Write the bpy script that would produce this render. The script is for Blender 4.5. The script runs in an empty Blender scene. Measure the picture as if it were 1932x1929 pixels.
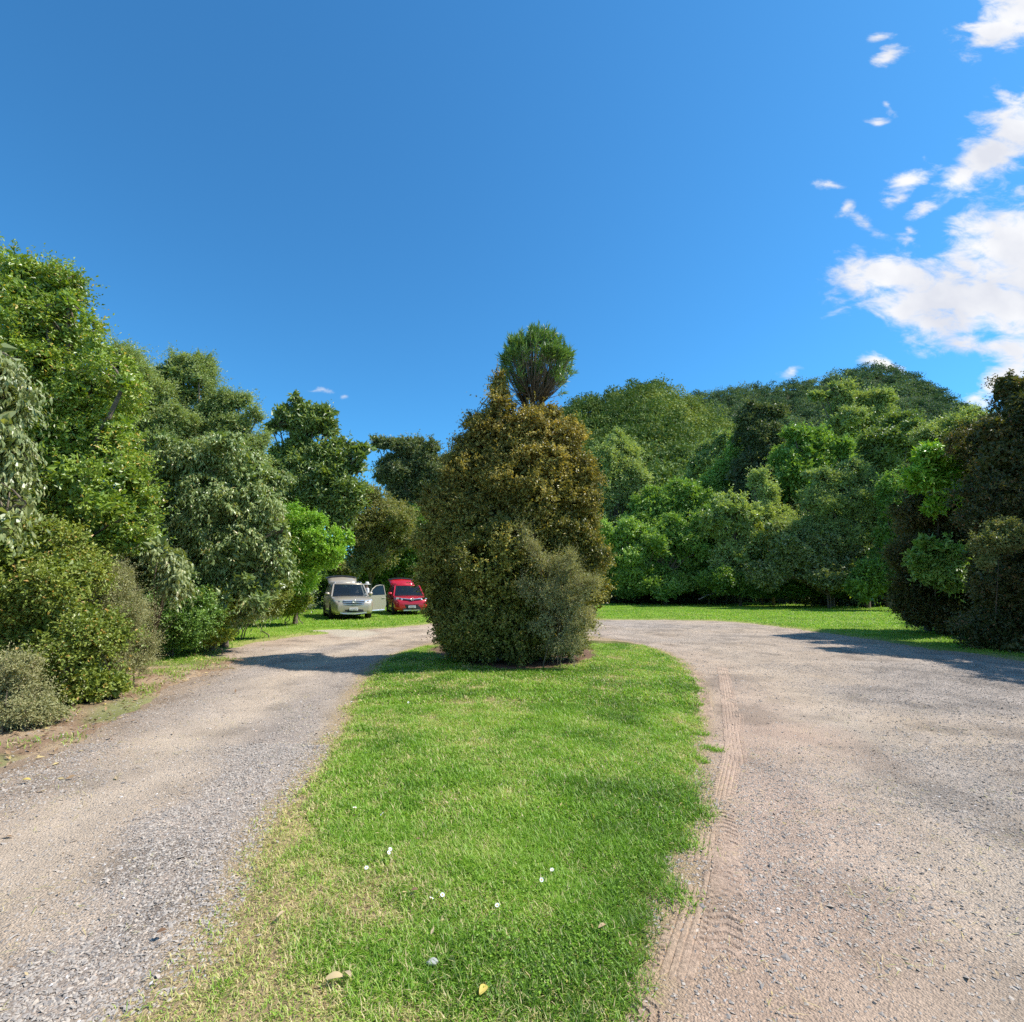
import bpy, bmesh, math
import numpy as np
from mathutils import Vector, Matrix

sc = bpy.context.scene
COL = sc.collection
R = math.radians
PITCH = R(8.33)
CAMZ = 1.6

# ------------------------------------------------------------------ camera
cam_d = bpy.data.cameras.new('camera')
cam = bpy.data.objects.new('camera', cam_d)
COL.objects.link(cam)
cam.location = (0, 0, CAMZ)
cam.rotation_euler = (R(90) + PITCH, 0, 0)
cam_d.sensor_fit = 'HORIZONTAL'
cam_d.sensor_width = 36
cam_d.lens = 18
cam_d.clip_start = 0.05
cam_d.clip_end = 6000
sc.camera = cam

def ray(x, y):
    a = (x - 966) / 966.0
    b = (964.5 - y) / 966.0
    return np.array([a, math.cos(PITCH) - b * math.sin(PITCH), math.sin(PITCH) + b * math.cos(PITCH)])

def at(x, y, Y):
    d = ray(x, y)
    return np.array([0, 0, CAMZ]) + d * (Y / d[1])

def gnd(x, y):
    d = ray(x, y)
    p = d * (-CAMZ / d[2])
    return p[:2]

# ------------------------------------------------------------------ object helpers
def tag(o, label=None, cat=None, group=None, kind=None):
    if label: o['label'] = label
    if cat: o['category'] = cat
    if group: o['group'] = group
    if kind: o['kind'] = kind
    return o

def empty(name, loc, rz=0.0):
    o = bpy.data.objects.new(name, None)
    COL.objects.link(o)
    o.location = loc
    o.rotation_euler = (0, 0, rz)
    o.empty_display_size = 0.2
    return o

def link(name, me, mat=None, parent=None):
    o = bpy.data.objects.new(name, me)
    COL.objects.link(o)
    if mat is not None:
        for m in (mat if isinstance(mat, (list, tuple)) else [mat]):
            me.materials.append(m)
    if parent is not None:
        o.parent = parent
    return o

def np_mesh(name, V, F, attrs=None, smooth=False):
    """V (n,3), F (m,4) or (m,3) int arrays, attrs {name: (domain, values)}"""
    me = bpy.data.meshes.new(name)
    V = np.ascontiguousarray(V, dtype=np.float32)
    F = np.ascontiguousarray(F, dtype=np.int32)
    me.vertices.add(len(V))
    me.vertices.foreach_set('co', V.ravel())
    k = F.shape[1]
    me.loops.add(F.size)
    me.loops.foreach_set('vertex_index', F.ravel())
    me.polygons.add(len(F))
    me.polygons.foreach_set('loop_start', np.arange(0, F.size, k, dtype=np.int32))
    me.polygons.foreach_set('use_smooth', np.full(len(F), smooth, dtype=bool))
    for an, (dom, val) in (attrs or {}).items():
        val = np.ascontiguousarray(val, dtype=np.float32)
        if val.ndim == 1:
            a = me.attributes.new(an, 'FLOAT', dom)
            a.data.foreach_set('value', val)
        else:
            a = me.attributes.new(an, 'FLOAT_COLOR', dom)
            if val.shape[1] == 3:
                val = np.concatenate([val, np.ones((len(val), 1), np.float32)], 1)
            a.data.foreach_set('color', np.ascontiguousarray(val, dtype=np.float32).ravel())
    me.update(calc_edges=True)
    return me

class MB:
    """plain mesh collector for tubes, boxes, prisms"""
    def __init__(s):
        s.v = []; s.f = []
    def add(s, vs, fs):
        n = len(s.v)
        s.v.extend([tuple(map(float, p)) for p in vs])
        s.f.extend([tuple(i + n for i in f) for f in fs])
    def tube(s, pts, rad, sides=6, cap=True):
        pts = [np.array(p, float) for p in pts]
        n = len(s.v)
        for i, p in enumerate(pts):
            t = pts[min(i + 1, len(pts) - 1)] - pts[max(i - 1, 0)]
            t /= (np.linalg.norm(t) + 1e-9)
            a = np.cross(t, [0.31, 0.9, 0.2]); a /= (np.linalg.norm(a) + 1e-9)
            b = np.cross(t, a)
            for k in range(sides):
                w = 2 * math.pi * k / sides
                s.v.append(tuple(p + (a * math.cos(w) + b * math.sin(w)) * rad[i]))
        for i in range(len(pts) - 1):
            for k in range(sides):
                k2 = (k + 1) % sides
                s.f.append((n + i * sides + k, n + i * sides + k2, n + (i + 1) * sides + k2, n + (i + 1) * sides + k))
        if cap:
            s.f.append(tuple(n + k for k in range(sides))[::-1])
            s.f.append(tuple(n + (len(pts) - 1) * sides + k for k in range(sides)))
    def box(s, c, h, rot=None):
        c = np.array(c, float)
        vs = []
        for dx in (-1, 1):
            for dy in (-1, 1):
                for dz in (-1, 1):
                    v = np.array([dx * h[0], dy * h[1], dz * h[2]])
                    if rot is not None: v = np.array(rot @ Vector(v))
                    vs.append(c + v)
        s.add(vs, [(0, 1, 3, 2), (4, 6, 7, 5), (0, 4, 5, 1), (2, 3, 7, 6), (0, 2, 6, 4), (1, 5, 7, 3)])
    def loft(s, rings, closed=True, caps=True):
        n = len(s.v); m = len(rings[0])
        for r in rings:
            s.v.extend([tuple(map(float, p)) for p in r])
        for i in range(len(rings) - 1):
            for k in range(m if closed else m - 1):
                k2 = (k + 1) % m
                s.f.append((n + i * m + k, n + i * m + k2, n + (i + 1) * m + k2, n + (i + 1) * m + k))
        if caps and closed:
            s.f.append(tuple(n + k for k in range(m))[::-1])
            s.f.append(tuple(n + (len(rings) - 1) * m + k for k in range(m)))
    def lathe(s, prof, seg=24, axis='z', c=(0, 0, 0)):
        rings = []
        for (r, h) in prof:
            ring = []
            for k in range(seg):
                w = 2 * math.pi * k / seg
                p = (r * math.cos(w), r * math.sin(w), h)
                if axis == 'y': p = (p[0], h, p[1])
                if axis == 'x': p = (h, p[0], p[1])
                ring.append((p[0] + c[0], p[1] + c[1], p[2] + c[2]))
            rings.append(ring)
        s.loft(rings)
    def mesh(s, name, smooth=False):
        me = bpy.data.meshes.new(name)
        me.from_pydata(s.v, [], s.f)
        bm = bmesh.new(); bm.from_mesh(me)
        bmesh.ops.recalc_face_normals(bm, faces=bm.faces)
        bm.to_mesh(me); bm.free()
        if smooth:
            me.polygons.foreach_set('use_smooth', np.full(len(me.polygons), True))
        me.update()
        return me
    def build(s, name, mat=None, parent=None, smooth=False):
        return link(name, s.mesh(name, smooth), mat, parent)

# ------------------------------------------------------------------ numpy noise
def _hash(ix, iy, seed):
    h = (ix.astype(np.int64) * 374761393 + iy.astype(np.int64) * 668265263 + seed * 982451653) & 0xffffffff
    h = ((h ^ (h >> 13)) * 1274126177) & 0xffffffff
    h = h ^ (h >> 16)
    return (h & 0xffff) / 65535.0

def vnoise(x, y, seed=0):
    ix = np.floor(x); iy = np.floor(y)
    fx = x - ix; fy = y - iy
    fx = fx * fx * (3 - 2 * fx); fy = fy * fy * (3 - 2 * fy)
    a = _hash(ix, iy, seed); b = _hash(ix + 1, iy, seed)
    c = _hash(ix, iy + 1, seed); d = _hash(ix + 1, iy + 1, seed)
    return (a * (1 - fx) + b * fx) * (1 - fy) + (c * (1 - fx) + d * fx) * fy

def fbm(x, y, seed=0, oct=4):
    s = 0; a = 0.5; t = 0
    for o in range(oct):
        s = s + a * vnoise(x * 2 ** o + 17.3 * o, y * 2 ** o - 9.1 * o, seed + o)
        t += a; a *= 0.55
    return s / t

def sstep(a, b, x):
    t = np.clip((x - a) / (b - a), 0, 1)
    return t * t * (3 - 2 * t)

def poly_sd(P, x, y):
    """signed distance, positive inside"""
    P = np.array(P, float)
    x = np.asarray(x, float); y = np.asarray(y, float)
    d2 = np.full(x.shape, 1e18); ins = np.zeros(x.shape, bool)
    n = len(P)
    for i in range(n):
        a = P[i]; b = P[(i + 1) % n]
        e = b - a
        t = np.clip(((x - a[0]) * e[0] + (y - a[1]) * e[1]) / (e @ e + 1e-12), 0, 1)
        d2 = np.minimum(d2, (x - a[0] - t * e[0]) ** 2 + (y - a[1] - t * e[1]) ** 2)
        c = ((a[1] > y) != (b[1] > y))
        with np.errstate(divide='ignore', invalid='ignore'):
            xi = a[0] + (y - a[1]) / (e[1] if abs(e[1]) > 1e-12 else 1e-12) * e[0]
        ins ^= c & (x < xi)
    d = np.sqrt(d2)
    return np.where(ins, d, -d)

# ------------------------------------------------------------------ materials
MATS = {}
def new_mat(name):
    m = bpy.data.materials.new(name)
    m.use_nodes = True
    nt = m.node_tree
    nt.nodes.clear()
    out = nt.nodes.new('ShaderNodeOutputMaterial')
    return m, nt, out

def ramp(nt, stops, interp='LINEAR'):
    r = nt.nodes.new('ShaderNodeValToRGB')
    r.color_ramp.interpolation = interp
    el = r.color_ramp.elements
    while len(el) < len(stops): el.new(0.5)
    for e, (p, c) in zip(el, stops):
        e.position = p; e.color = (*c, 1)
    return r

def attr(nt, name):
    a = nt.nodes.new('ShaderNodeAttribute')
    a.attribute_name = name
    return a

def mixcol(nt, fac, a, b, mode='MIX'):
    n = nt.nodes.new('ShaderNodeMix'); n.data_type = 'RGBA'; n.blend_type = mode
    for sock, v in ((n.inputs[0], fac), (n.inputs[6], a), (n.inputs[7], b)):
        if isinstance(v, (int, float)): sock.default_value = v
        elif isinstance(v, tuple): sock.default_value = (*v, 1)
        else: nt.links.new(v, sock)
    return n.outputs[2]

def leaf_mat(name, stops, rough=0.42, spec=0.4, trans=0.27, tcol=(1.4, 1.4, 0.4), top=None, gain=1.92):
    rough = max(rough, 0.42); spec = min(spec * 1.35, .85)
    if name.startswith('leaf') and name not in ('leaf_bush', 'leaf_lance', 'leaf_pale_yellow', 'leaf_hill', 'leaf_hill_far', 'leaf_mid_green', 'leaf_lime', 'leaf_yellow'): stops = [(q, (c[0] * 1.25, c[1], c[2] * 1.05) if q > .07 else c) for q, c in stops]
    stops = [(q, tuple(min(0.85, v * (gain if q > 0.07 else 1)) for v in c)) for q, c in stops]
    if top is not None: top = ([(q, tuple(min(0.85, v * (gain if q > 0.07 else 1)) for v in c)) for q, c in top[0]], top[1], top[2])
    m, nt, out = new_mat(name)
    a = attr(nt, 'tint')
    r = ramp(nt, stops)
    nt.links.new(a.outputs['Fac'], r.inputs[0])
    col = r.outputs[0]
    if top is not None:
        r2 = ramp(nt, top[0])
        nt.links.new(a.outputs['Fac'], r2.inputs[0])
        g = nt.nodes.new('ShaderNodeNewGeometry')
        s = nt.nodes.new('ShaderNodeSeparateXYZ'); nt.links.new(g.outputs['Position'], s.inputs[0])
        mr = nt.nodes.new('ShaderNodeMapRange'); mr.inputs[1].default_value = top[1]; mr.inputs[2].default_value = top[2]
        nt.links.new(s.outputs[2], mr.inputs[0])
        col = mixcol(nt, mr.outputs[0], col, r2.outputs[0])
    p = nt.nodes.new('ShaderNodeBsdfPrincipled')
    p.inputs['Roughness'].default_value = rough
    p.inputs['Specular IOR Level'].default_value = spec
    nt.links.new(col, p.inputs['Base Color'])
    t = nt.nodes.new('ShaderNodeBsdfTranslucent')
    nt.links.new(mixcol(nt, 1.0, col, tcol, 'MULTIPLY'), t.inputs['Color'])
    mx = nt.nodes.new('ShaderNodeMixShader'); mx.inputs[0].default_value = trans
    nt.links.new(p.outputs[0], mx.inputs[1]); nt.links.new(t.outputs[0], mx.inputs[2])
    nt.links.new(mx.outputs[0], out.inputs[0])
    MATS[name] = m
    return m

def plain_mat(name, col, rough=0.5, metal=0.0, spec=0.5, coat=0.0, noise=0.0, nscale=20.0, bump=0.0):
    m, nt, out = new_mat(name)
    p = nt.nodes.new('ShaderNodeBsdfPrincipled')
    p.inputs['Base Color'].default_value = (*col, 1)
    p.inputs['Roughness'].default_value = rough
    p.inputs['Metallic'].default_value = metal
    p.inputs['Specular IOR Level'].default_value = spec
    p.inputs['Coat Weight'].default_value = coat
    p.inputs['Coat Roughness'].default_value = 0.05
    if noise or bump:
        tc = nt.nodes.new('ShaderNodeTexCoord')
        n = nt.nodes.new('ShaderNodeTexNoise'); n.inputs['Scale'].default_value = nscale
        n.inputs['Detail'].default_value = 5
        nt.links.new(tc.outputs['Object'], n.inputs['Vector'])
        if noise:
            d = tuple(c * (1 - noise) for c in col); u = tuple(min(1, c * (1 + noise)) for c in col)
            r = ramp(nt, [(0.3, d), (0.7, u)]); nt.links.new(n.outputs[0], r.inputs[0])
            nt.links.new(r.outputs[0], p.inputs['Base Color'])
        if bump:
            b = nt.nodes.new('ShaderNodeBump'); b.inputs['Strength'].default_value = bump; b.inputs['Distance'].default_value = 0.02
            nt.links.new(n.outputs[0], b.inputs['Height']); nt.links.new(b.outputs[0], p.inputs['Normal'])
    nt.links.new(p.outputs[0], out.inputs[0])
    MATS[name] = m
    return m

def ground_mat(name, scale=60.0, contrast=0.35, bump=0.6, rough=0.95, pebble=False):
    """colour from the 'Col' attribute, broken up by fine noise"""
    m, nt, out = new_mat(name)
    p = nt.nodes.new('ShaderNodeBsdfPrincipled'); p.inputs['Roughness'].default_value = rough
    p.inputs['Specular IOR Level'].default_value = 0.15
    c = attr(nt, 'Col')
    tc = nt.nodes.new('ShaderNodeTexCoord')
    n = nt.nodes.new('ShaderNodeTexNoise'); n.inputs['Scale'].default_value = scale; n.inputs['Detail'].default_value = 8
    n.inputs['Roughness'].default_value = 0.72
    nt.links.new(tc.outputs['Object'], n.inputs['Vector'])
    lo, hi = 1 - contrast, 1 + contrast
    r = ramp(nt, [(0.30, (lo, lo, lo)), (0.70, (hi, hi, hi))])
    nt.links.new(n.outputs[0], r.inputs[0])
    col = mixcol(nt, 1.0, c.outputs['Color'], r.outputs[0], 'MULTIPLY')
    h = n.outputs[0]
    if pebble:
        v = nt.nodes.new('ShaderNodeTexVoronoi'); v.inputs['Scale'].default_value = 85.0
        v.inputs['Randomness'].default_value = 1.0
        nt.links.new(tc.outputs['Object'], v.inputs['Vector'])
        s = nt.nodes.new('ShaderNodeSeparateColor'); nt.links.new(v.outputs['Color'], s.inputs[0])
        r3 = ramp(nt, [(0.0, (0.62, 0.62, 0.64)), (0.5, (1.0, 0.99, 0.97)), (1.0, (1.32, 1.3, 1.28))])
        nt.links.new(s.outputs[0], r3.inputs[0])
        pk = attr(nt, 'peb')
        cm = mixcol(nt, pk.outputs['Fac'], (1.0, 1.0, 1.0), r3.outputs[0])
        col = mixcol(nt, 1.0, col, cm, 'MULTIPLY')
        mm = nt.nodes.new('ShaderNodeMath'); mm.operation = 'MULTIPLY_ADD'
        nt.links.new(v.outputs['Distance'], mm.inputs[0]); mm.inputs[1].default_value = -0.7
        nt.links.new(n.outputs[0], mm.inputs[2])
        h = mm.outputs[0]
    b = nt.nodes.new('ShaderNodeBump'); b.inputs['Strength'].default_value = bump; b.inputs['Distance'].default_value = 0.02
    nt.links.new(h, b.inputs['Height']); nt.links.new(b.outputs[0], p.inputs['Normal'])
    nt.links.new(col, p.inputs['Base Color'])
    nt.links.new(p.outputs[0], out.inputs[0])
    MATS[name] = m
    return m

TW = (0.13, 0.10, 0.07)     # twig colour sits at tint 0
def stops(dark, mid, light, odd=None, tw=TW):
    s = [(0.0, tw), (0.06, tw), (0.09, dark), (0.45, mid), (0.85, light)]
    s.append((1.0, odd if odd else light))
    return s

leaf_mat('leaf_bright_small', stops((0.045, 0.09, 0.012), (0.10, 0.18, 0.022), (0.19, 0.28, 0.04), (0.30, 0.26, 0.06)), rough=0.36, spec=0.6)
leaf_mat('leaf_pale_droop', stops((0.05, 0.085, 0.025), (0.10, 0.15, 0.05), (0.18, 0.23, 0.09), (0.28, 0.31, 0.16)), rough=0.33, spec=0.7)
leaf_mat('leaf_mid_droop', stops((0.045, 0.09, 0.028), (0.10, 0.165, 0.05), (0.185, 0.26, 0.10), (0.24, 0.24, 0.10)), rough=0.42, spec=0.5)
leaf_mat('leaf_olive', stops((0.046, 0.085, 0.012), (0.10, 0.155, 0.025), (0.185, 0.235, 0.045), (0.26, 0.20, 0.06)), rough=0.45)
leaf_mat('leaf_grey_fine', stops((0.075, 0.10, 0.042), (0.135, 0.165, 0.075), (0.21, 0.24, 0.125), (0.23, 0.22, 0.13), tw=(.18, .15, .11)), rough=0.6, spec=0.2, gain=2.1)
leaf_mat('leaf_yellow', stops((0.085, 0.125, 0.016), (0.22, 0.25, 0.03), (0.38, 0.37, 0.06), (0.34, 0.27, 0.06)), rough=0.4, gain=1.5)
leaf_mat('leaf_lime', stops((0.075, 0.15, 0.014), (0.155, 0.27, 0.025), (0.25, 0.37, 0.045), (0.32, 0.36, 0.06)), rough=0.4, gain=1.75)
leaf_mat('leaf_feather', stops((0.06, 0.115, 0.035), (0.125, 0.195, 0.065), (0.205, 0.285, 0.11), (0.24, 0.29, 0.13)), rough=0.5, spec=0.4)
leaf_mat('leaf_broad_dark', stops((0.035, 0.075, 0.018), (0.075, 0.13, 0.03), (0.14, 0.21, 0.055), (0.18, 0.24, 0.07)), rough=0.34, spec=0.65)
leaf_mat('leaf_blue_dark', stops((0.03, 0.055, 0.025), (0.06, 0.095, 0.04), (0.11, 0.15, 0.06), (0.16, 0.17, 0.06)), rough=0.45)
leaf_mat('leaf_brown_olive', stops((0.055, 0.08, 0.022), (0.105, 0.14, 0.042), (0.175, 0.205, 0.07), (0.22, 0.18, 0.07)), rough=0.5, spec=0.35)
leaf_mat('leaf_mid_green', stops((0.042, 0.085, 0.014), (0.105, 0.175, 0.032), (0.22, 0.30, 0.075), (0.22, 0.27, 0.06)), rough=0.42)
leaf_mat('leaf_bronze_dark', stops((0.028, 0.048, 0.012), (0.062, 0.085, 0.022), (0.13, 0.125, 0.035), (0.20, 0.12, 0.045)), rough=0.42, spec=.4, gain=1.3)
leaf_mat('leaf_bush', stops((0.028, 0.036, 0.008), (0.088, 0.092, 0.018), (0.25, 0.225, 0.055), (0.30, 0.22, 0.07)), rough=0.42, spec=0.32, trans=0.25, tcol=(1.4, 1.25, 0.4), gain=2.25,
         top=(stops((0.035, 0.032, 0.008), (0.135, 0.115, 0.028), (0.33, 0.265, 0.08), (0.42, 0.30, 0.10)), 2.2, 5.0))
leaf_mat('leaf_lance', stops((0.035, 0.07, 0.016), (0.07, 0.125, 0.03), (0.13, 0.19, 0.055), (0.17, 0.21, 0.06)), rough=0.45, spec=.35)
leaf_mat('leaf_pale_yellow', stops((0.09, 0.13, 0.03), (0.20, 0.25, 0.075), (0.33, 0.38, 0.15), (0.40, 0.40, 0.2)), rough=0.45, spec=.5, gain=1.6)
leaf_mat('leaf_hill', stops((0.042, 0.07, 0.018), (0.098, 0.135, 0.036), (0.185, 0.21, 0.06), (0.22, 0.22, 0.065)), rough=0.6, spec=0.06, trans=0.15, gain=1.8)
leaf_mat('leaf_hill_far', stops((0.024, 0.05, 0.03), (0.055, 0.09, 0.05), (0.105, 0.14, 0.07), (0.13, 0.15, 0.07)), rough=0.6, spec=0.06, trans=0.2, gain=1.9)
leaf_mat('grass_blade', [(0.0, (0.075, 0.145, 0.014)), (0.35, (0.14, 0.26, 0.018)), (0.62, (0.245, 0.365, 0.042)), (0.80, (0.42, 0.37, 0.16)), (1.0, (0.56, 0.43, 0.25))],
         rough=0.5, spec=0.35, trans=0.40, tcol=(1.1, 1.25, 0.5), gain=1.42)
leaf_mat('litter', [(0.0, (0.16, 0.09, 0.05)), (0.4, (0.33, 0.21, 0.11)), (0.75, (0.48, 0.36, 0.22)), (1.0, (0.55, 0.42, 0.10))], rough=0.7, spec=0.2, trans=0.1, tcol=(1, 1, 1), gain=1.0)
leaf_mat('stone', [(0.0, (0.17, 0.155, 0.145)), (0.25, (0.31, 0.27, 0.235)), (0.6, (0.45, 0.385, 0.32)), (0.8, (0.49, 0.405, 0.32)), (0.92, (0.46, 0.34, 0.26)), (1.0, (0.64, 0.61, 0.58))], rough=0.9, spec=0.1, trans=0.0, gain=1.0)
plain_mat('bark', (0.16, 0.125, 0.09), 0.9, noise=0.4, nscale=14, bump=0.8, spec=0.2)
plain_mat('bark_grey', (0.24, 0.22, 0.19), 0.9, noise=0.4, nscale=14, bump=0.8, spec=0.2)

# ------------------------------------------------------------------ light & sky
SUN_AZ = math.atan2(0.99, 0.04)     # clockwise from +Y
SUN_EL = R(51.5)
sun_dir = Vector((math.sin(SUN_AZ) * math.cos(SUN_EL), math.cos(SUN_AZ) * math.cos(SUN_EL), math.sin(SUN_EL)))
sl = bpy.data.lights.new('sun', 'SUN'); sl.energy = 5.0; sl.angle = R(0.53); sl.color = (1.0, 0.955, 0.88)
so = bpy.data.objects.new('sun', sl); COL.objects.link(so)
so.rotation_euler = sun_dir.to_track_quat('Z', 'Y').to_euler()
so.location = (20, 10, 40)

def build_world():
    w = bpy.data.worlds.new('World'); sc.world = w; w.use_nodes = True
    nt = w.node_tree; nt.nodes.clear()
    N = nt.nodes.new; L = nt.links.new
    out = N('ShaderNodeOutputWorld'); bg = N('ShaderNodeBackground')
    bg.inputs[1].default_value = 0.105
    sky = N('ShaderNodeTexSky'); sky.sky_type = 'NISHITA'; sky.sun_disc = False
    sky.sun_elevation = SUN_EL; sky.sun_rotation = SUN_AZ
    sky.altitude = 0; sky.air_density = 1.0; sky.dust_density = 0.25; sky.ozone_density = 2.6
    tc = N('ShaderNodeTexCoord')
    sep = N('ShaderNodeSeparateXYZ'); L(tc.outputs['Generated'], sep.inputs[0])
    def M(op, a, b=None, c=None, clamp=False):
        n = N('ShaderNodeMath'); n.operation = op; n.use_clamp = clamp
        for i, v in enumerate((a, b, c)):
            if v is None: continue
            if isinstance(v, (int, float)): n.inputs[i].default_value = v
            else: L(v, n.inputs[i])
        return n.outputs[0]
    yy = M('MAXIMUM', sep.outputs[1], 0.08)
    u = M('DIVIDE', sep.outputs[0], yy); v = M('DIVIDE', sep.outputs[2], yy)
    cmb = N('ShaderNodeCombineXYZ'); L(u, cmb.inputs[0]); L(v, cmb.inputs[1])
    # warp the plane a little so the clouds' outlines are not ellipses
    nz = N('ShaderNodeTexNoise'); nz.inputs['Scale'].default_value = 5.0; nz.inputs['Detail'].default_value = 6
    L(cmb.outputs[0], nz.inputs['Vector'])
    sub = N('ShaderNodeVectorMath'); sub.operation = 'SUBTRACT'; L(nz.outputs['Color'], sub.inputs[0]); sub.inputs[1].default_value = (0.5, 0.5, 0.5)
    scl = N('ShaderNodeVectorMath'); scl.operation = 'SCALE'; L(sub.outputs[0], scl.inputs[0]); scl.inputs['Scale'].default_value = 0.12
    wp = N('ShaderNodeVectorMath'); wp.operation = 'ADD'; L(cmb.outputs[0], wp.inputs[0]); L(scl.outputs[0], wp.inputs[1])
    UV = wp.outputs[0]
    blobs = [  # display x, y, rx, ry, turn, weight
        (1895, 50, 100, 42, 30, 1.0), (1940, 20, 80, 60, 20, 1.0),
        (1870, 300, 120, 46, 36, 1.0), (1930, 240, 110, 60, 45, 1.0), (1815, 335, 50, 26, 20, 0.9),
        (1800, 560, 190, 66, 2, 1.0), (1890, 470, 120, 85, 38, 1.0), (1690, 520, 125, 40, 4, 1.0), (1880, 580, 150, 62, 0, 1.1), (1760, 600, 110, 40, -5, 0.95),
        (1950, 520, 120, 140, 0, 1.1),
        (1850, 652, 100, 17, -3, 0.75), (1920, 650, 60, 25, 20, 0.8), (1900, 700, 110, 30, 36, 0.85), (1840, 735, 60, 18, 25, 0.7),
        (1680, 110, 30, 15, 18, 0.85), (1655, 76, 20, 11, 10, 0.55), (1683, 195, 10, 18, -10, 0.5), (1660, 232, 18, 9, 20, 0.5),
        (1715, 335, 50, 26, 38, 0.75), (1695, 372, 30, 13, 30, 0.6), (1582, 350, 30, 12, -18, 0.55), (1612, 400, 22, 9, 40, 0.55),
        (1710, 437, 17, 10, 10, 0.6), (1640, 430, 30, 15, -50, 0.45), (1745, 400, 36, 15, 15, 0.5), (1700, 450, 28, 13, -30, 0.4),
        (1665, 692, 42, 16, -8, 0.75), (1497, 716, 24, 12, 10, 0.55), (1600, 575, 12, 8, 0, 0.4), (602, 737, 26, 6, -6, 0.42), (642, 745, 10, 6, 0, 0.38),
    ]
    dens = None
    for (x, y, rx, ry, rot, wgt) in blobs:
        d = ray(x, y); cu, cv = d[0] / d[1], d[2] / d[1]
        sx = 1.0 / d[1]
        mp = N('ShaderNodeMapping'); mp.vector_type = 'TEXTURE'
        mp.inputs['Location'].default_value = (cu, cv, 0)
        mp.inputs['Rotation'].default_value = (0, 0, R(rot))
        mp.inputs['Scale'].default_value = (rx / 966 * sx, ry / 966 * sx, 1)
        L(UV, mp.inputs['Vector'])
        ln = N('ShaderNodeVectorMath'); ln.operation = 'LENGTH'; L(mp.outputs[0], ln.inputs[0])
        b = M('MULTIPLY', M('SUBTRACT', 1.35, ln.outputs['Value']), wgt)
        dens = b if dens is None else M('SMOOTH_MAX', dens, b, 0.12)
    # streaky fine structure, stretched along the wind
    mp = N('ShaderNodeMapping'); mp.inputs['Rotation'].default_value = (0, 0, R(-32)); mp.inputs['Scale'].default_value = (1.0, 1.9, 1)
    L(cmb.outputs[0], mp.inputs['Vector'])
    n2 = N('ShaderNodeTexNoise'); n2.inputs['Scale'].default_value = 13.0; n2.inputs['Detail'].default_value = 9; n2.inputs['Roughness'].default_value = 0.62
    n2.inputs['Distortion'].default_value = 0.35
    L(mp.outputs[0], n2.inputs['Vector'])
    dd = M('MULTIPLY_ADD', M('SUBTRACT', n2.outputs[0], 0.5), 2.3, dens)
    sm = N('ShaderNodeMapRange'); sm.interpolation_type = 'SMOOTHSTEP'
    sm.inputs[1].default_value = 0.08; sm.inputs[2].default_value = 1.0
    L(dd, sm.inputs[0])
    front = M('GREATER_THAN', sep.outputs[1], 0.09)
    fac = M('MULTIPLY', sm.outputs[0], front)
    n3 = N('ShaderNodeTexNoise'); n3.inputs['Scale'].default_value = 6.0; n3.inputs['Detail'].default_value = 7
    L(cmb.outputs[0], n3.inputs['Vector'])
    cr = ramp(nt, [(0.34, (5.3, 5.5, 6.1)), (0.64, (7.1, 7.15, 7.3))])
    L(n3.outputs[0], cr.inputs[0])
    tint = mixcol(nt, 1.0, sky.outputs[0], SKY_TINT, 'MULTIPLY')
    # unseen broken cloud, added behind the camera to whiten the ambient light
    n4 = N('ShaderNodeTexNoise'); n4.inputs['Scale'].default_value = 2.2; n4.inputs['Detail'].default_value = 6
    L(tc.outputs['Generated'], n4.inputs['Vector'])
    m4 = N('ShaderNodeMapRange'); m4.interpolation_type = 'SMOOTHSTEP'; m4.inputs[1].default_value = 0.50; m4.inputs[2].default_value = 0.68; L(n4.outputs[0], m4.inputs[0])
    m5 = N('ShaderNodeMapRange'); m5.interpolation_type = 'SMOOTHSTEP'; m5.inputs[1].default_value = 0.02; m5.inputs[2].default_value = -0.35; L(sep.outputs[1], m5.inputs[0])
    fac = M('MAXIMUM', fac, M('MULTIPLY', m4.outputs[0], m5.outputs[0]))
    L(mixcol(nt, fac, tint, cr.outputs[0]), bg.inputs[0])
    L(bg.outputs[0], out.inputs[0])
SKY_TINT = (0.43, 1.12, 1.46)
build_world()
sc.view_settings.view_transform = 'Standard'
sc.view_settings.look = 'None'
sc.view_settings.exposure = 0.45
sc.view_settings.gamma = 1.0
sc.view_settings.use_curve_mapping = False
sc.cycles.max_bounces = 5
sc.cycles.diffuse_bounces = 2
sc.cycles.glossy_bounces = 2
sc.cycles.transmission_bounces = 4
sc.cycles.transparent_max_bounces = 4
sc.cycles.caustics_reflective = False
sc.cycles.caustics_refractive = False
sc.cycles.use_denoising = False

# ------------------------------------------------------------------ ground, road, lawns
rng = np.random.default_rng(7)
isl_right = [(1135, 1205), (1200, 1215), (1255, 1232), (1290, 1255), (1312, 1285), (1322, 1320), (1318, 1360), (1310, 1400), (1318, 1450), (1330, 1500),
             (1325, 1540), (1298, 1590), (1268, 1640), (1285, 1680), (1265, 1720), (1235, 1760), (1225, 1820), (1190, 1870), (1160, 1929)]
isl_left = [(262, 1929), (350, 1850), (412, 1740), (462, 1660), (486, 1600), (520, 1540), (570, 1470), (605, 1420), (640, 1370), (660, 1320), (690, 1270), (735, 1238), (800, 1218)]
ISL = [gnd(*p) for p in isl_right]
r_end, l_end = gnd(1160, 1929), gnd(262, 1929)
ISL += [np.array([r_end[0] - 0.15, 0.9]), np.array([r_end[0] - 0.3, -1.5]), np.array([l_end[0] + 0.1, -1.5]), np.array([l_end[0] - 0.02, 0.9])]
ISL += [gnd(*p) for p in isl_left]
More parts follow.
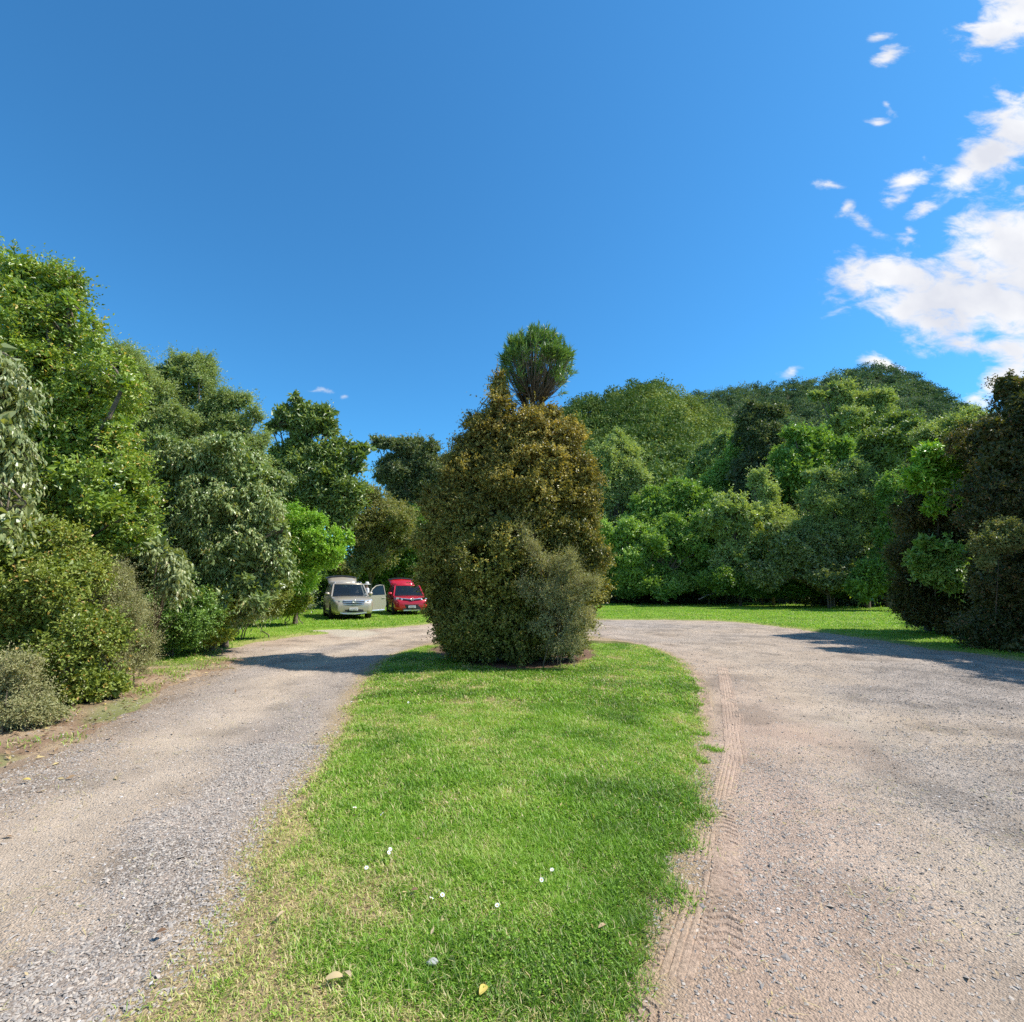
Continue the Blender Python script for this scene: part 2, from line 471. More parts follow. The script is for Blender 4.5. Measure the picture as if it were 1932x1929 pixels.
ISL += [gnd(880, 1195), gnd(1000, 1190), gnd(1080, 1194)]
ISL = np.array(ISL)

lawn_front = [(360, 1262), (425, 1228), (470, 1215), (560, 1201), (640, 1194), (700, 1188), (760, 1182), (830, 1176), (920, 1171), (1030, 1169), (1135, 1169.5), (1250, 1170),
              (1350, 1172), (1450, 1181), (1550, 1194), (1640, 1207), (1750, 1225), (1850, 1237), (1932, 1249)]
LAWN = [gnd(*p) for p in lawn_front]
LAWN += [np.array([12.0, 8.5]), np.array([14, 4.0]), np.array([60, 4.0]), np.array([70, 90.0]), np.array([-60, 90.0]), np.array([-60, 30.0]), np.array([-13, 13.5])]
LAWN = np.array(LAWN)
BARE = np.array([gnd(*p) for p in [(585, 1191), (610, 1188.5), (640, 1187.5), (690, 1190.5), (715, 1194), (690, 1200), (640, 1201), (622, 1195)]])

LIT = [gnd(*p) for p in [(420, 1248), (300, 1302), (200, 1352), (100, 1402), (0, 1448), (-150, 1520)]]
LIT += [np.array([-5.0, 2.5]), np.array([-5.2, -2.0]), np.array([-40, -2.0]), np.array([-40, 30.0]), np.array([-14, 16.0])]
LIT = np.array(LIT)
BED = np.array([gnd(*p) for p in [(800, 1232), (850, 1250), (930, 1268), (1010, 1272), (1080, 1262), (1125, 1246), (1130, 1232), (1060, 1215), (950, 1205), (850, 1212)]])

def Hn(x, y):
    return 0.05 * (fbm(x / 3.1, y / 3.1, 3, 3) - 0.5) + 0.012 * (fbm(x / 0.5, y / 0.5, 9, 3) - 0.5)

def wob(x, y, amp, sc, seed):
    return amp * 2 * (fbm(x / sc, y / sc, seed, 4) - 0.5)

def sd_isl(x, y): return poly_sd(ISL, x, y) + wob(x, y, 0.16, 0.35, 21)
def sd_lawn(x, y): return poly_sd(LAWN, x, y) + wob(x, y, 0.25, 0.7, 22)
def sd_lit(x, y): return poly_sd(LIT, x, y) + wob(x, y, 0.5, 0.7, 23)

def axis(*segs):
    a = []
    for (s, e, st) in segs:
        a.append(np.arange(s, e, st))
    a.append([segs[-1][1]])
    return np.concatenate(a)

def grid(name, xs, ys, zf, colf, mat, kind='structure', extra=None, smooth=True):
    X, Y = np.meshgrid(xs, ys)
    x = X.ravel(); y = Y.ravel()
    z = zf(x, y)
    nx, ny = len(xs), len(ys)
    i = np.arange(nx * ny).reshape(ny, nx)
    F = np.stack([i[:-1, :-1], i[:-1, 1:], i[1:, 1:], i[1:, :-1]], -1).reshape(-1, 4)
    at_ = {'Col': ('POINT', colf(x, y))}
    for k, f in (extra or {}).items(): at_[k] = ('POINT', f(x, y))
    me = np_mesh(name, np.stack([x, y, z], 1), F, at_, smooth=smooth)
    o = link(name, me, mat)
    tag(o, kind=kind)
    return o

def lerp(a, b, t): return a + (b - a) * t
C_ = lambda *c: np.array(c)

# --- fields on the road: how much loose gravel, how much red dirt
def road_fields(x, y):
    d = -poly_sd(ISL, x, y)                    # metres away from the island
    left = x < (0.05 * y - 0.5)
    n1 = fbm(x / 0.9, y / 0.9, 31, 4); n2 = fbm(x / 0.3, y / 0.3, 35, 3); n3 = fbm(x / 2.6, y / 2.6, 39, 3)
    near = sstep(9.0, 3.0, y)
    dd = d + (n1 - 0.5) * 0.7
    track = np.exp(-((dd - 1.35) / 0.36) ** 2) + np.exp(-((dd - 3.0) / 0.42) ** 2)
    gL = np.exp(-((dd - 0.42) / (0.22 + .2 * near)) ** 2) * (0.30 + 0.95 * near) + 0.42 * np.exp(-((dd - 2.2) / 0.38) ** 2) + 0.10
    gL = gL * (1 - 0.75 * np.clip(track, 0, 1)) + 0.3 * (n3 - 0.5)
    redL = 0.25 * sstep(3.0, 4.2, dd) + 0.12
    tr2 = np.exp(-((dd - 1.25) / 0.6) ** 2)
    gR = 0.22 + 1.6 * (fbm(x / 1.5, y / 1.5, 47, 4) - 0.47) + 0.42 * sstep(1.4, 3.2, dd) - 0.25 * tr2
    redR = sstep(1.9, 0.25, dd) * (0.55 + 0.45 * near) + 0.5 * sstep(0.55, 0.72, n3) * sstep(3.2, 2.0, dd)
    far = sstep(7.5, 12.0, y)
    gR = lerp(gR, 0.45 + 0.3 * (n1 - 0.5), far); redR = redR * (1 - 0.6 * far)
    g = np.where(left, gL, gR); red = np.where(left, redL, redR); tk = np.where(left, np.clip(track, 0, 1), 0.6 * tr2)
    return np.clip(g, 0, 1), np.clip(red, 0, 1), tk, d, n1, n2, n3

def road_z(x, y):
    g, red, tk, d, n1, n2, n3 = road_fields(x, y)
    return Hn(x, y) - 0.030 * tk + 0.012 * g + 0.014 * (n2 - 0.5) + 0.016 * (fbm(x / .11, y / .11, 43, 2) - .5) * (.35 + g)

def road_col(x, y):
    g, red, tk, d, n1, n2, n3 = road_fields(x, y)
    base = lerp(C_(0.42, 0.325, 0.235), C_(0.37, 0.305, 0.245), sstep(0.3, 0.7, n3)[:, None])
    c = lerp(base, C_(0.47, 0.375, 0.28), (tk * 0.8)[:, None])
    c = lerp(c, C_(0.33, 0.28, 0.24), (sstep(0.15, 0.8, g) * 0.7)[:, None])
    c = lerp(c, C_(0.45, 0.30, 0.215), (red * 0.60)[:, None])
    c = c * (0.92 + 0.28 * n2)[:, None] * (0.95 + 0.2 * n1)[:, None]
    blot = fbm(x / .55, y / .55, 45, 4)
    c = c * (1 - .30 * sstep(.50, .72, blot) * (1 - .7 * tk))[:, None] * (1 + .10 * sstep(.45, .25, blot))[:, None]
    # dry grass thatch and dirt where the turf thins out
    e = np.exp(-(np.clip(d, 0, 9) / 0.16) ** 2) * (0.5 + 0.8 * n2)
    c = lerp(c, C_(0.40, 0.29, 0.16), np.clip(e, 0, 0.8)[:, None])
    sl = poly_sd(LIT, x, y)
    c = lerp(c, C_(0.30, 0.20, 0.125), np.clip(sstep(-1.1, 0.1, sl) * (0.25 + 0.9 * n1), 0, 0.8)[:, None])
    sw = poly_sd(LAWN, x, y)
    c = lerp(c, C_(0.46, 0.34, 0.23), np.clip(np.exp(-(sw / 0.4) ** 2) * 0.6, 0, 1)[:, None])
    bb = poly_sd(BARE, x, y)
    c = lerp(c, C_(0.52, 0.45, 0.34), (sstep(-0.3, 0.2, bb) * 0.8)[:, None])
    return c

ground_mat('ground', 8, 0.4, 0.5)
ground_mat('road', 70, 0.22, 0.85, pebble=True)
ground_mat('turf', 45, 0.5, 0.8)
ground_mat('earth', 50, 0.45, 0.9)

gx = axis((-3000, -200, 400), (-200, 200, 20), (200, 3000, 400))
gy = axis((-60, 300, 20), (300, 3000, 300))
grid('ground', gx, gy, lambda x, y: np.full(x.shape, -0.12), lambda x, y: np.tile(C_(0.06, 0.065, 0.03), (len(x), 1)), MATS['ground'])
rx = axis((-16, -8, 0.12), (-8, 8, 0.045), (8, 18, 0.12)); ry = axis((-1.5, 1, 0.1), (1, 8, 0.04), (8, 16, 0.07), (16, 30, 0.15))
grid('gravel_road', rx, ry, road_z, road_col, MATS['road'], extra={'peb': lambda x, y: 0.35 + 0.65 * road_fields(x, y)[0]})

def edge_z(sd, hi, lo=-0.05, w=0.22):
    return np.where(sd > 0, hi * sstep(0, w, sd), lo * sstep(0, w, -sd))

def dryness(x, y):
    """0 lush .. 1 straw on the island"""
    d = poly_sd(ISL, x, y)
    n = fbm(x / 0.45, y / 0.45, 51, 4); m = fbm(x / 1.6, y / 1.6, 55, 3)
    lefty = sstep(0.3, -1.3, x - 0.02 * y) * sstep(7.5, 2.5, y)
    edge = np.exp(-(np.clip(d, 0, 5) / np.where(x < 0, 0.20 + 0.22 * sstep(4.5, 1.8, y), 0.2)) ** 2) * np.where(x < 0, 1.15, 0.25)
    bot = sstep(2.35, 1.7, y) * sstep(0.9, 0.0, x)
    v = 0.17 + 0.9 * (fbm(x / .14, y / .14, 58, 2) - .5) + 0.36 * lefty + 0.6 * edge + 0.55 * bot + 1.5 * (n - 0.5) + 0.7 * (m - 0.5)
    v += 0.35 * np.exp(-(((x + 0.35) / 0.5) ** 2 + ((y - 3.2) / 0.6) ** 2))
    v -= 0.30 * sstep(0.1, 0.9, x) * sstep(6.0, 2.6, y) * sstep(1.75, 2.2, y)
    return np.clip(v, 0, 1)

def isl_z(x, y):
    sd = sd_isl(x, y)
    return Hn(x, y) + edge_z(sd, 0.035, -0.07, 0.25) + 0.03 * sstep(0.2, 1.5, sd)

def isl_col(x, y):
    dr = dryness(x, y); n = fbm(x / 0.12, y / 0.12, 61, 3)
    c = lerp(C_(0.085, 0.105, 0.02), C_(0.36, 0.255, 0.14), np.clip(0.05 + 0.45 * dr + .6 * dr ** 3, 0, 1)[:, None])
    b = sstep(-0.05, 0.25, poly_sd(BED, x, y) + wob(x, y, 0.25, 0.4, 66))
    c = lerp(c, C_(0.17, 0.10, 0.065), b[:, None])
    return c * (0.7 + 0.6 * n)[:, None]

ix = axis((-4.6, 4.6, 0.05)); iy = axis((-1.5, 1, 0.1), (1, 9, 0.05), (9, 15, 0.08))
grid('island_lawn', ix, iy, isl_z, isl_col, MATS['turf'])

def lawn_z(x, y):
    sd = np.minimum(sd_lawn(x, y), -(poly_sd(BARE, x, y) + wob(x, y, 0.5, 0.5, 70)))
    return Hn(x, y) + edge_z(sd, 0.045, -0.07, 0.35)

def lawn_col(x, y):
    n = fbm(x / 0.8, y / 0.8, 71, 4); m = fbm(x / 3.5, y / 3.5, 75, 3); k = fbm(x / 0.15, y / 0.15, 77, 2)
    c = lerp(C_(0.15, 0.25, 0.02), C_(0.26, 0.33, 0.05), sstep(0.3, 0.75, 0.5 * n + 0.5 * m)[:, None])
    e = np.exp(-(np.clip(poly_sd(LAWN, x, y), 0, 9) / 0.5) ** 2) * n
    c = lerp(c, C_(0.33, 0.27, 0.12), np.clip(e * 1.1, 0, 0.9)[:, None])
    return c * (0.75 + 0.5 * k)[:, None]

lx = axis((-60, -16, 2), (-16, 22, 0.14), (22, 70, 2)); ly = axis((3.5, 6, 0.4), (6, 32, 0.13), (32, 90, 1.2))
grid('lawn', lx, ly, lawn_z, lawn_col, MATS['turf'])

def lit_z(x, y): return Hn(x, y) + edge_z(sd_lit(x, y), 0.03, -0.07, 0.5)
def lit_col(x, y):
    n = fbm(x / 0.35, y / 0.35, 81, 4); m = fbm(x / 1.2, y / 1.2, 83, 3)
    c = lerp(C_(0.25, 0.16, 0.10), C_(0.40, 0.29, 0.18), sstep(0.3, 0.7, n)[:, None])
    return lerp(c, C_(0.15, 0.19, 0.05), (sstep(0.52, 0.7, m) * 0.7)[:, None])
tx = axis((-40, -14, 1.5), (-14, -4, 0.08)); ty = axis((-2, 2, 0.2), (2, 17, 0.09), (17, 30, 1.0))
grid('leaf_strewn_verge', tx, ty, lit_z, lit_col, MATS['earth'])

def height(x, y):
    z = road_z(x, y)
    z = np.maximum(z, np.where(sd_isl(x, y) > -0.2, isl_z(x, y), -1))
    z = np.maximum(z, np.where(sd_lawn(x, y) > -0.2, lawn_z(x, y), -1))
    return np.maximum(z, np.where(sd_lit(x, y) > -0.2, lit_z(x, y), -1))

# ------------------------------------------------------------------ blades, leaves, stones as numpy meshes
def unit(v): return v / (np.linalg.norm(v, axis=-1, keepdims=True) + 1e-9)

def leaves_quad(P, A, N, L, Wd, fold=0.18, curl=0.12):
    """one folded rhombus per leaf: base P, axis A, normal N"""
    N = unit(N - A * np.sum(N * A, -1, keepdims=True)); S = np.cross(A, N)
    L = L[:, None]; Wd = Wd[:, None]
    v0 = P; v2 = P + A * L - N * L * curl
    m = P + A * L * 0.45
    v1 = m + S * Wd * 0.5 + N * Wd * fold; v3 = m - S * Wd * 0.5 + N * Wd * fold
    V = np.stack([v0, v1, v2, v3], 1).reshape(-1, 3)
    return V, np.arange(len(V)).reshape(-1, 4)

def leaves_long(P, A, N, L, Wd, droop=0.25):
    """two quads per leaf, bent along its length (drooping leaves, grass blades)"""
    N = unit(N - A * np.sum(N * A, -1, keepdims=True)); S = np.cross(A, N)
    L = L[:, None]; Wd = Wd[:, None]
    m = P + A * L * 0.5 ; t = P + A * L * (1 - droop * 0.35) - N * L * droop
    V = np.stack([P - S * Wd * 0.2, P + S * Wd * 0.2, m + S * Wd * 0.5, m - S * Wd * 0.5, t + S * Wd * 0.06, t - S * Wd * 0.06], 1).reshape(-1, 3)
    b = np.arange(len(P))[:, None] * 6
    F = np.concatenate([b + np.array([[0, 1, 2, 3]]), b + np.array([[3, 2, 4, 5]])], 1).reshape(-1, 4)
    return V, F

def blades(x, y, h, w, tint, seed, lean=0.75):
    r = np.random.default_rng(seed)
    n = len(x); z = height(x, y) - 0.004
    az = r.uniform(0, 2 * np.pi, n); ln = np.abs(r.normal(0, 1, n)) * lean * 0.6 + 0.1
    A = unit(np.stack([np.cos(az) * ln, np.sin(az) * ln, np.ones(n)], 1))
    Nn = unit(np.stack([-np.cos(az + r.normal(0, .5, n)), -np.sin(az), 0.6 * np.ones(n)], 1))
    V, F = leaves_long(np.stack([x, y, z], 1), A, Nn, h, w, 0.3)
    return V, F, np.repeat(tint, 2)

def scatter(n, x0, x1, y0, y1, seed):
    r = np.random.default_rng(seed)
    return r.uniform(x0, x1, n), r.uniform(y0, y1, n), r

def grass(name, parts, label=None):
    Vs, Fs, Ts = [], [], []; off = 0
    for V, F, T in parts:
        Vs.append(V); Fs.append(F + off); Ts.append(T); off += len(V)
    me = np_mesh(name, np.concatenate(Vs), np.concatenate(Fs), {'tint': ('FACE', np.concatenate(Ts))})
    o = link(name, me, MATS['grass_blade']); tag(o, label, 'grass', kind='stuff')
    return o

def isl_blades(n, y0, y1, hm, w, seed):
    x, y, r = scatter(n, -4.5, 4.5, y0, y1, seed)
    sd = sd_isl(x, y); bed = poly_sd(BED, x, y) + wob(x, y, 0.25, 0.4, 66)
    dr = dryness(x, y)
    pk = sstep(-0.12, 0.22, sd) * (1 - 0.6 * sstep(0.4, 1.0, dr)) * sstep(0.12, -0.12, bed)
    k = r.random(len(x)) < pk
    x, y, dr = x[k], y[k], dr[k]
    n = len(x)
    tuft = fbm(x / 0.22, y / 0.22, 91, 3)
    h = hm * (0.5 + 0.9 * tuft) * r.uniform(0.55, 1.35, n) * (1 - .35 * dr)
    t = 0.36 + 0.75 * (fbm(x / 0.7, y / 0.7, 93, 3) - 0.5) + r.normal(0, 0.13, n) 
    t = np.where(r.random(n) < 0.07 + 0.74 * dr ** 1.3, r.uniform(0.62, 1.0, n), np.clip(t + 0.2 * dr, 0, 0.68))
    return blades(x, y, h, w * r.uniform(0.7, 1.3, n), t, seed + 1, 2.0)

g_parts = [isl_blades(620000, 1.2, 3.6, 0.058, 0.0036, 101), isl_blades(420000, 3.6, 7.0, 0.060, 0.0055, 103), isl_blades(220000, 7.0, 14.0, 0.06, 0.010, 105)]
# clover leaflets among the blades at the near right of the island
x, y, r = scatter(16000, -0.2, 1.6, 1.5, 4.5, 107)
k = (sd_isl(x, y) > 0.1) & (fbm(x / 0.4, y / 0.4, 95, 3) > 0.5); x, y = x[k], y[k]; n = len(x)
az = r.uniform(0, 6.28, n); A = unit(np.stack([np.cos(az), np.sin(az), r.normal(0.1, 0.2, n)], 1))
V, F = leaves_quad(np.stack([x, y, height(x, y) + r.uniform(0.015, 0.04, n)], 1), A, np.tile([0, 0.1, 1.0], (n, 1)) + r.normal(0, .25, (n, 3)), r.uniform(.008, .015, n), r.uniform(.008, .014, n))
g_parts.append((V, F, r.uniform(0.2, 0.6, n)))
grass('island_grass', g_parts)

def lawn_blades(n, x0, x1, y0, y1, hm, w, seed, sdmax=None):
    x, y, r = scatter(n, x0, x1, y0, y1, seed)
    sd = np.minimum(sd_lawn(x, y), -(poly_sd(BARE, x, y) + wob(x, y, 0.5, 0.5, 70)))
    k = (r.random(n) < sstep(-0.1, 0.45, sd)) & (np.abs(x) < y * 1.12 + 1)
    x, y = x[k], y[k]; n = len(x)
    nn = fbm(x / 0.9, y / 0.9, 111, 4)
    t = np.clip(0.36 + 0.7 * (nn - 0.5) + r.normal(0, 0.1, n), 0, 0.72)
    t = np.where(r.random(n) < 0.06, r.uniform(0.7, 0.95, n), t)
    return blades(x, y, hm * r.uniform(0.5, 1.3, n) * (0.6 + 0.8 * nn), w * r.uniform(.7, 1.3, n), t, seed + 1)
grass('lawn_grass', [lawn_blades(150000, -15, 18, 8, 22, 0.065, 0.014, 113), lawn_blades(170000, -24, 30, 20, 40, 0.075, 0.024, 115),
                     lawn_blades(50000, -45, 60, 38, 62, 0.10, 0.05, 117)])
# verge weeds and small tufts that have spread onto the gravel
x, y, r = scatter(110000, -13, -4.2, 3, 15, 121)
sd = sd_lit(x, y); k = (r.random(len(x)) < sstep(-0.2, 0.1, sd) * sstep(0.44, 0.60, fbm(x / 0.9, y / 0.9, 83, 3)) * 0.9) & (sd < 2.2)
x, y = x[k], y[k]; n = len(x)
P1 = blades(x, y, r.uniform(.03, .09, n), r.uniform(.006, .012, n), np.clip(r.normal(.5, .2, n), 0, 1), 122)
tx_, ty_ = [], []
for (px, py, s) in [(1328, 1385, .05), (1338, 1412, .06), (1352, 1416, .035), (1322, 1330, .03), (1330, 1440, .025), (1315, 1432, .05), (262, 1285, .05), (1318, 1300, .04), (730, 1360, .03), (1300, 1600, .06), (1285, 1705, .06)]:
    c = gnd(px, py); m = int(3800 * s)
    tx_.append(c[0] + r.normal(0, s, m)); ty_.append(c[1] + r.normal(0, s * 0.9, m))
x = np.concatenate(tx_); y = np.concatenate(ty_); n = len(x)
P2 = blades(x, y, r.uniform(.02, .05, n), r.uniform(.004, .007, n), np.clip(r.normal(.42, .15, n), 0, .8), 123)
grass('verge_grass', [P1, P2])

# ------------------------------------------------------------------ loose stones: irregular octahedra
def stones(x, y, s, tint, seed):
    r = np.random.default_rng(seed); n = len(x)
    z = height(x, y) + s * 0.06
    base = np.array([[1, 0, 0], [0, 1, 0], [-1, 0, 0], [0, -1, 0], [0, 0, 1], [0, 0, -1]], float)
    V = base[None] * r.uniform(0.6, 1.15, (n, 6, 1)) + r.normal(0, 0.14, (n, 6, 3))
    V *= np.stack([r.uniform(.75, 1.3, n), r.uniform(.55, 1.0, n), r.uniform(.20, .42, n)], 1)[:, None, :] * (s * 0.5)[:, None, None]
    a = r.uniform(0, 6.28, n); t = r.normal(0, .35, n)
    ca, sa, ct, st = np.cos(a), np.sin(a), np.cos(t), np.sin(t)
    X = V[..., 0] * ct[:, None] - V[..., 2] * st[:, None]; Z = V[..., 0] * st[:, None] + V[..., 2] * ct[:, None]; Y = V[..., 1]
    V = np.stack([X * ca[:, None] - Y * sa[:, None] + x[:, None], X * sa[:, None] + Y * ca[:, None] + y[:, None], Z + z[:, None]], -1).reshape(-1, 3)
    f = np.array([[0, 1, 4], [1, 2, 4], [2, 3, 4], [3, 0, 4], [1, 0, 5], [2, 1, 5], [3, 2, 5], [0, 3, 5]])
    F = (np.arange(n)[:, None, None] * 6 + f[None]).reshape(-1, 3)
    return V, F, np.repeat(tint, 8)

def gravel(n, x0, x1, y0, y1, smin, smax, seed, base=0.04, power=1.6):
    x, y, r = scatter(n, x0, x1, y0, y1, seed)
    k = np.abs(x) < y * 1.1 + 0.8
    x, y = x[k], y[k]
    g = road_fields(x, y)[0]
    off = (sd_isl(x, y) < 0.06) & (sd_lawn(x, y) < 0.05) & (poly_sd(LIT, x, y) < 0.4)
    k = off & (r.random(len(x)) < base + g ** power); x, y = x[k], y[k]; n = len(x)
    s = smin + (smax - smin) * r.random(n) ** 2.2
    t = np.clip(r.beta(2.2, 2.2, n) * 0.72 + np.where(r.random(n) < .12, r.uniform(.2, .45, n), 0), 0.02, 1)
    return stones(x, y, s, t, seed + 1)
gp = [gravel(150000, -4.4, -0.6, 1.3, 5.5, 0.009, 0.030, 131, 0.10, 1.4), gravel(190000, 0.3, 6.5, 1.3, 5.5, 0.007, 0.028, 133, 0.16, 1.3), gravel(1500, -4.4, 6.5, 1.3, 9, .03, .055, 141, .25, 1.0),
      gravel(150000, -8.5, 10, 5.0, 11, 0.012, 0.036, 135, 0.14, 1.2), gravel(60000, -14, 14, 10, 22, 0.02, 0.05, 137, 0.12, 1.2)]
# a few stones flung onto the grass edge
x, y, r = scatter(5000, -2.6, -0.5, 1.4, 4.5, 139); sd = sd_isl(x, y); k = (sd > -0.05) & (r.random(len(x)) < np.exp(-(sd / 0.16) ** 2) * 0.35)
x, y = x[k], y[k]; n = len(x); gp.append(stones(x, y, r.uniform(.012, .035, n), r.uniform(.3, .7, n), 140))
Vs, Fs, Ts = [], [], []; off = 0
for V, F, T in gp: Vs.append(V); Fs.append(F + off); Ts.append(T); off += len(V)
o = link('gravel', np_mesh('gravel', np.concatenate(Vs), np.concatenate(Fs), {'tint': ('FACE', np.concatenate(Ts))}), MATS['stone'])
tag(o, None, 'gravel', kind='stuff')

# fallen leaves under the left-hand trees and a few on the grass and road
x, y, r = scatter(16000, -12.5, -3.2, 2.5, 15, 151); sd = poly_sd(LIT, x, y)
k = r.random(len(x)) < np.where(sd > 0, np.exp(-sd / 1.2) * 0.9, np.exp(sd / 0.28) * 0.6); x, y = x[k], y[k]
x2, y2, _ = scatter(700, -4, 4, 1.4, 9, 152); x = np.concatenate([x, x2]); y = np.concatenate([y, y2]); n = len(x)
on = sd_isl(x, y) > 0
az = r.uniform(0, 6.28, n); A = unit(np.stack([np.cos(az), np.sin(az), r.normal(0, .25, n)], 1))
L = np.where(on | (np.arange(n) >= len(x) - 700), r.uniform(.012, .035, n), r.uniform(.03, .085, n))
V, F = leaves_quad(np.stack([x, y, height(x, y) + 0.012 + np.where(on, 0.02, 0)], 1), A, np.tile([0, 0, 1.0], (n, 1)) + r.normal(0, .3, (n, 3)), L, L * r.uniform(.3, .5, n), 0.25, -0.1)
o = link('leaf_litter', np_mesh('leaf_litter', V, F, {'tint': ('FACE', r.random(n))}), MATS['litter']); tag(o, None, 'leaf litter', kind='stuff')

x, y, r = scatter(9000, -5, 6, 1.4, 8, 155); k = (sd_isl(x, y) < -.05) & (fbm(x / .7, y / .7, 156, 3) > .47); x, y = x[k], y[k]; n = len(x)
az = r.uniform(0, 6.28, n); A = unit(np.stack([np.cos(az), np.sin(az), r.normal(0, .12, n)], 1))
V, F = leaves_long(np.stack([x, y, height(x, y) + .012], 1), A, np.tile([0, 0, 1.0], (n, 1)), r.uniform(.02, .09, n), r.uniform(.0018, .0035, n), .05)
o = link('straw', np_mesh('straw', V, F, {'tint': ('FACE', np.repeat(r.uniform(.7, 1, n), 2))}), MATS['grass_blade']); tag(o, None, 'dry straw', kind='stuff')

# ------------------------------------------------------------------ tyre prints pressed into the dirt
def tyre_print(p0, p1, width, pitch, seed, depth=0.010, ribs=True):
    p0 = np.array(p0); p1 = np.array(p1); Ln = np.linalg.norm(p1 - p0); d = (p1 - p0) / Ln; s = np.array([d[1], -d[0]])
    us = np.arange(0, Ln, 0.007); vs = np.arange(-width / 2, width / 2 + 1e-6, 0.006)
    U, Vv = np.meshgrid(us, vs); u = U.ravel(); v = Vv.ravel()
    bend = 0.05 * np.sin(u / Ln * 2.5)
    x = p0[0] + d[0] * u + s[0] * (v + bend); y = p0[1] + d[1] * u + s[1] * (v + bend)
    a = v / width
    g = np.zeros_like(u)
    if ribs:
        for c in (-0.24, -0.08, 0.08, 0.24): g -= np.exp(-((a - c) / 0.022) ** 2)
    lug = (np.sin(2 * np.pi * (u + 0.25 * np.abs(v)) / pitch) > 0.35) * sstep(0.26, 0.32, np.abs(a)) * sstep(0.5, 0.44, np.abs(a))
    if not ribs: lug = (np.sin(2 * np.pi * (u + 0.5 * np.abs(v)) / pitch) > 0.2) * sstep(0.5, 0.42, np.abs(a))
    g -= lug
    fade = sstep(0.0, 0.22, u / Ln) * sstep(1.0, 0.75, u / Ln) * sstep(0.5, 0.36, np.abs(a))
    fade = np.clip(fade * 1.5 - 1.1 * (1 - sstep(0.25, 0.5, fbm(x / 0.16, y / 0.16, seed + 8, 4))), 0, 1)
    patch = sstep(0.3, 0.55, fbm(x / 0.25, y / 0.25, seed, 3))
    z = road_z(x, y) + 0.007 + g * depth * .8 * (0.25 + 0.75 * patch) * sstep(.2, .8, fade) + 0.004 * (fbm(x / .03, y / .03, seed + 3, 2) - .5) - 0.03 * (1 - fade)
    i = np.arange(len(u)).reshape(len(vs), len(us))
    F = np.stack([i[:-1, :-1], i[:-1, 1:], i[1:, 1:], i[1:, :-1]], -1).reshape(-1, 4)
    nn = fbm(x / 0.08, y / 0.08, seed + 5, 3)
    col = lerp(C_(0.42, 0.28, 0.20), C_(0.47, 0.345, 0.255), nn[:, None])
    col = lerp(col, road_col(x, y), .45)
    me = np_mesh('tyre_print', np.stack([x, y, z], 1), F, {'Col': ('POINT', col)}, smooth=False)
    tag(link('tyre_print', me, MATS['earth']), kind='structure')
tyre_print(gnd(1240, 1935), gnd(1330, 1530), 0.21, 0.045, 161)
tyre_print(gnd(1362, 1900), gnd(1350, 1500), 0.19, 0.06, 165, 0.012, False)
tyre_print(gnd(1352, 1560), gnd(1385, 1330), 0.20, 0.05, 167, 0.008)
tyre_print(gnd(1400, 1520), gnd(1355, 1245), 0.24, 0.05, 169, 0.009)
tyre_print(gnd(1340, 1400), gnd(1308, 1258), 0.20, 0.05, 173, 0.009, False)
tyre_print(gnd(1150, 1905), gnd(1250, 1895), 0.16, 0.04, 177, 0.012, False)

# ------------------------------------------------------------------ white daisies and single fallen leaves on the grass
plain_mat('petal', (0.80, 0.80, 0.78), 0.6)
plain_mat('daisy_eye', (0.62, 0.42, 0.04), 0.6)
plain_mat('pale_stone', (0.40, 0.39, 0.36), 0.8, noise=0.2, nscale=40)
def daisy_mesh():
    m = MB(); n = 11
    for k in range(n):
        w = 2 * math.pi * k / n; c, s = math.cos(w), math.sin(w); r0, r1, hw = 0.0035, 0.0115, 0.0024
        vs = [(c * r0 - s * .001, s * r0 + c * .001, 0), (c * r0 + s * .001, s * r0 - c * .001, 0), (c * r1 * .8 + s * hw, s * r1 * .8 - c * hw, .0028), (c * r1, s * r1, .002), (c * r1 * .8 - s * hw, s * r1 * .8 + c * hw, .0028)]
        m.add(vs, [(0, 1, 2, 3, 4)])
    pf = len(m.f)
    m.lathe([(0.0036, -0.001), (0.0042, 0.001), (0.003, 0.003), (0.0006, 0.0036)], 8)
    ef = len(m.f)
    m.tube([(0, 0, -0.045), (0.002, 0.001, -0.02), (0, 0, 0)], [0.0008, 0.0008, 0.0009], 5)
    me = m.mesh('daisy')
    me.materials.append(MATS['petal']); me.materials.append(MATS['daisy_eye']); me.materials.append(MATS['grass_blade'])
    # recalc keeps the face order
    for i, p in enumerate(me.polygons): p.material_index = 0 if i < pf else (1 if i < ef else 2)
    return me
dm = daisy_mesh()
spots = [(735, 1648), (732, 1655), (690, 1685), (813, 1752), (826, 1738), (834, 1744), (938, 1760), (1022, 1706), (1042, 1685), (690, 1447), (945, 1520), (668, 1560), (720, 1575), (770, 1345), (860, 1330), (1105, 1300), (905, 1420), (1030, 1385)]
for i, (px, py) in enumerate(spots):
    c = gnd(px, py - 6); o = bpy.data.objects.new('daisy', dm); COL.objects.link(o)
    s = 1.0 if i < 9 else 1.2
    o.location = (c[0], c[1], float(height(c[:1], c[1:2])[0]) + 0.05); o.scale = (s, s, s)
    o.rotation_euler = (0.5 * math.sin(i * 2.1) + 0.35, 0.5 * math.cos(i * 1.3), i)
    tag(o, 'tiny white daisy flower in the island grass', 'flower', 'white daisies dotted over the island grass')

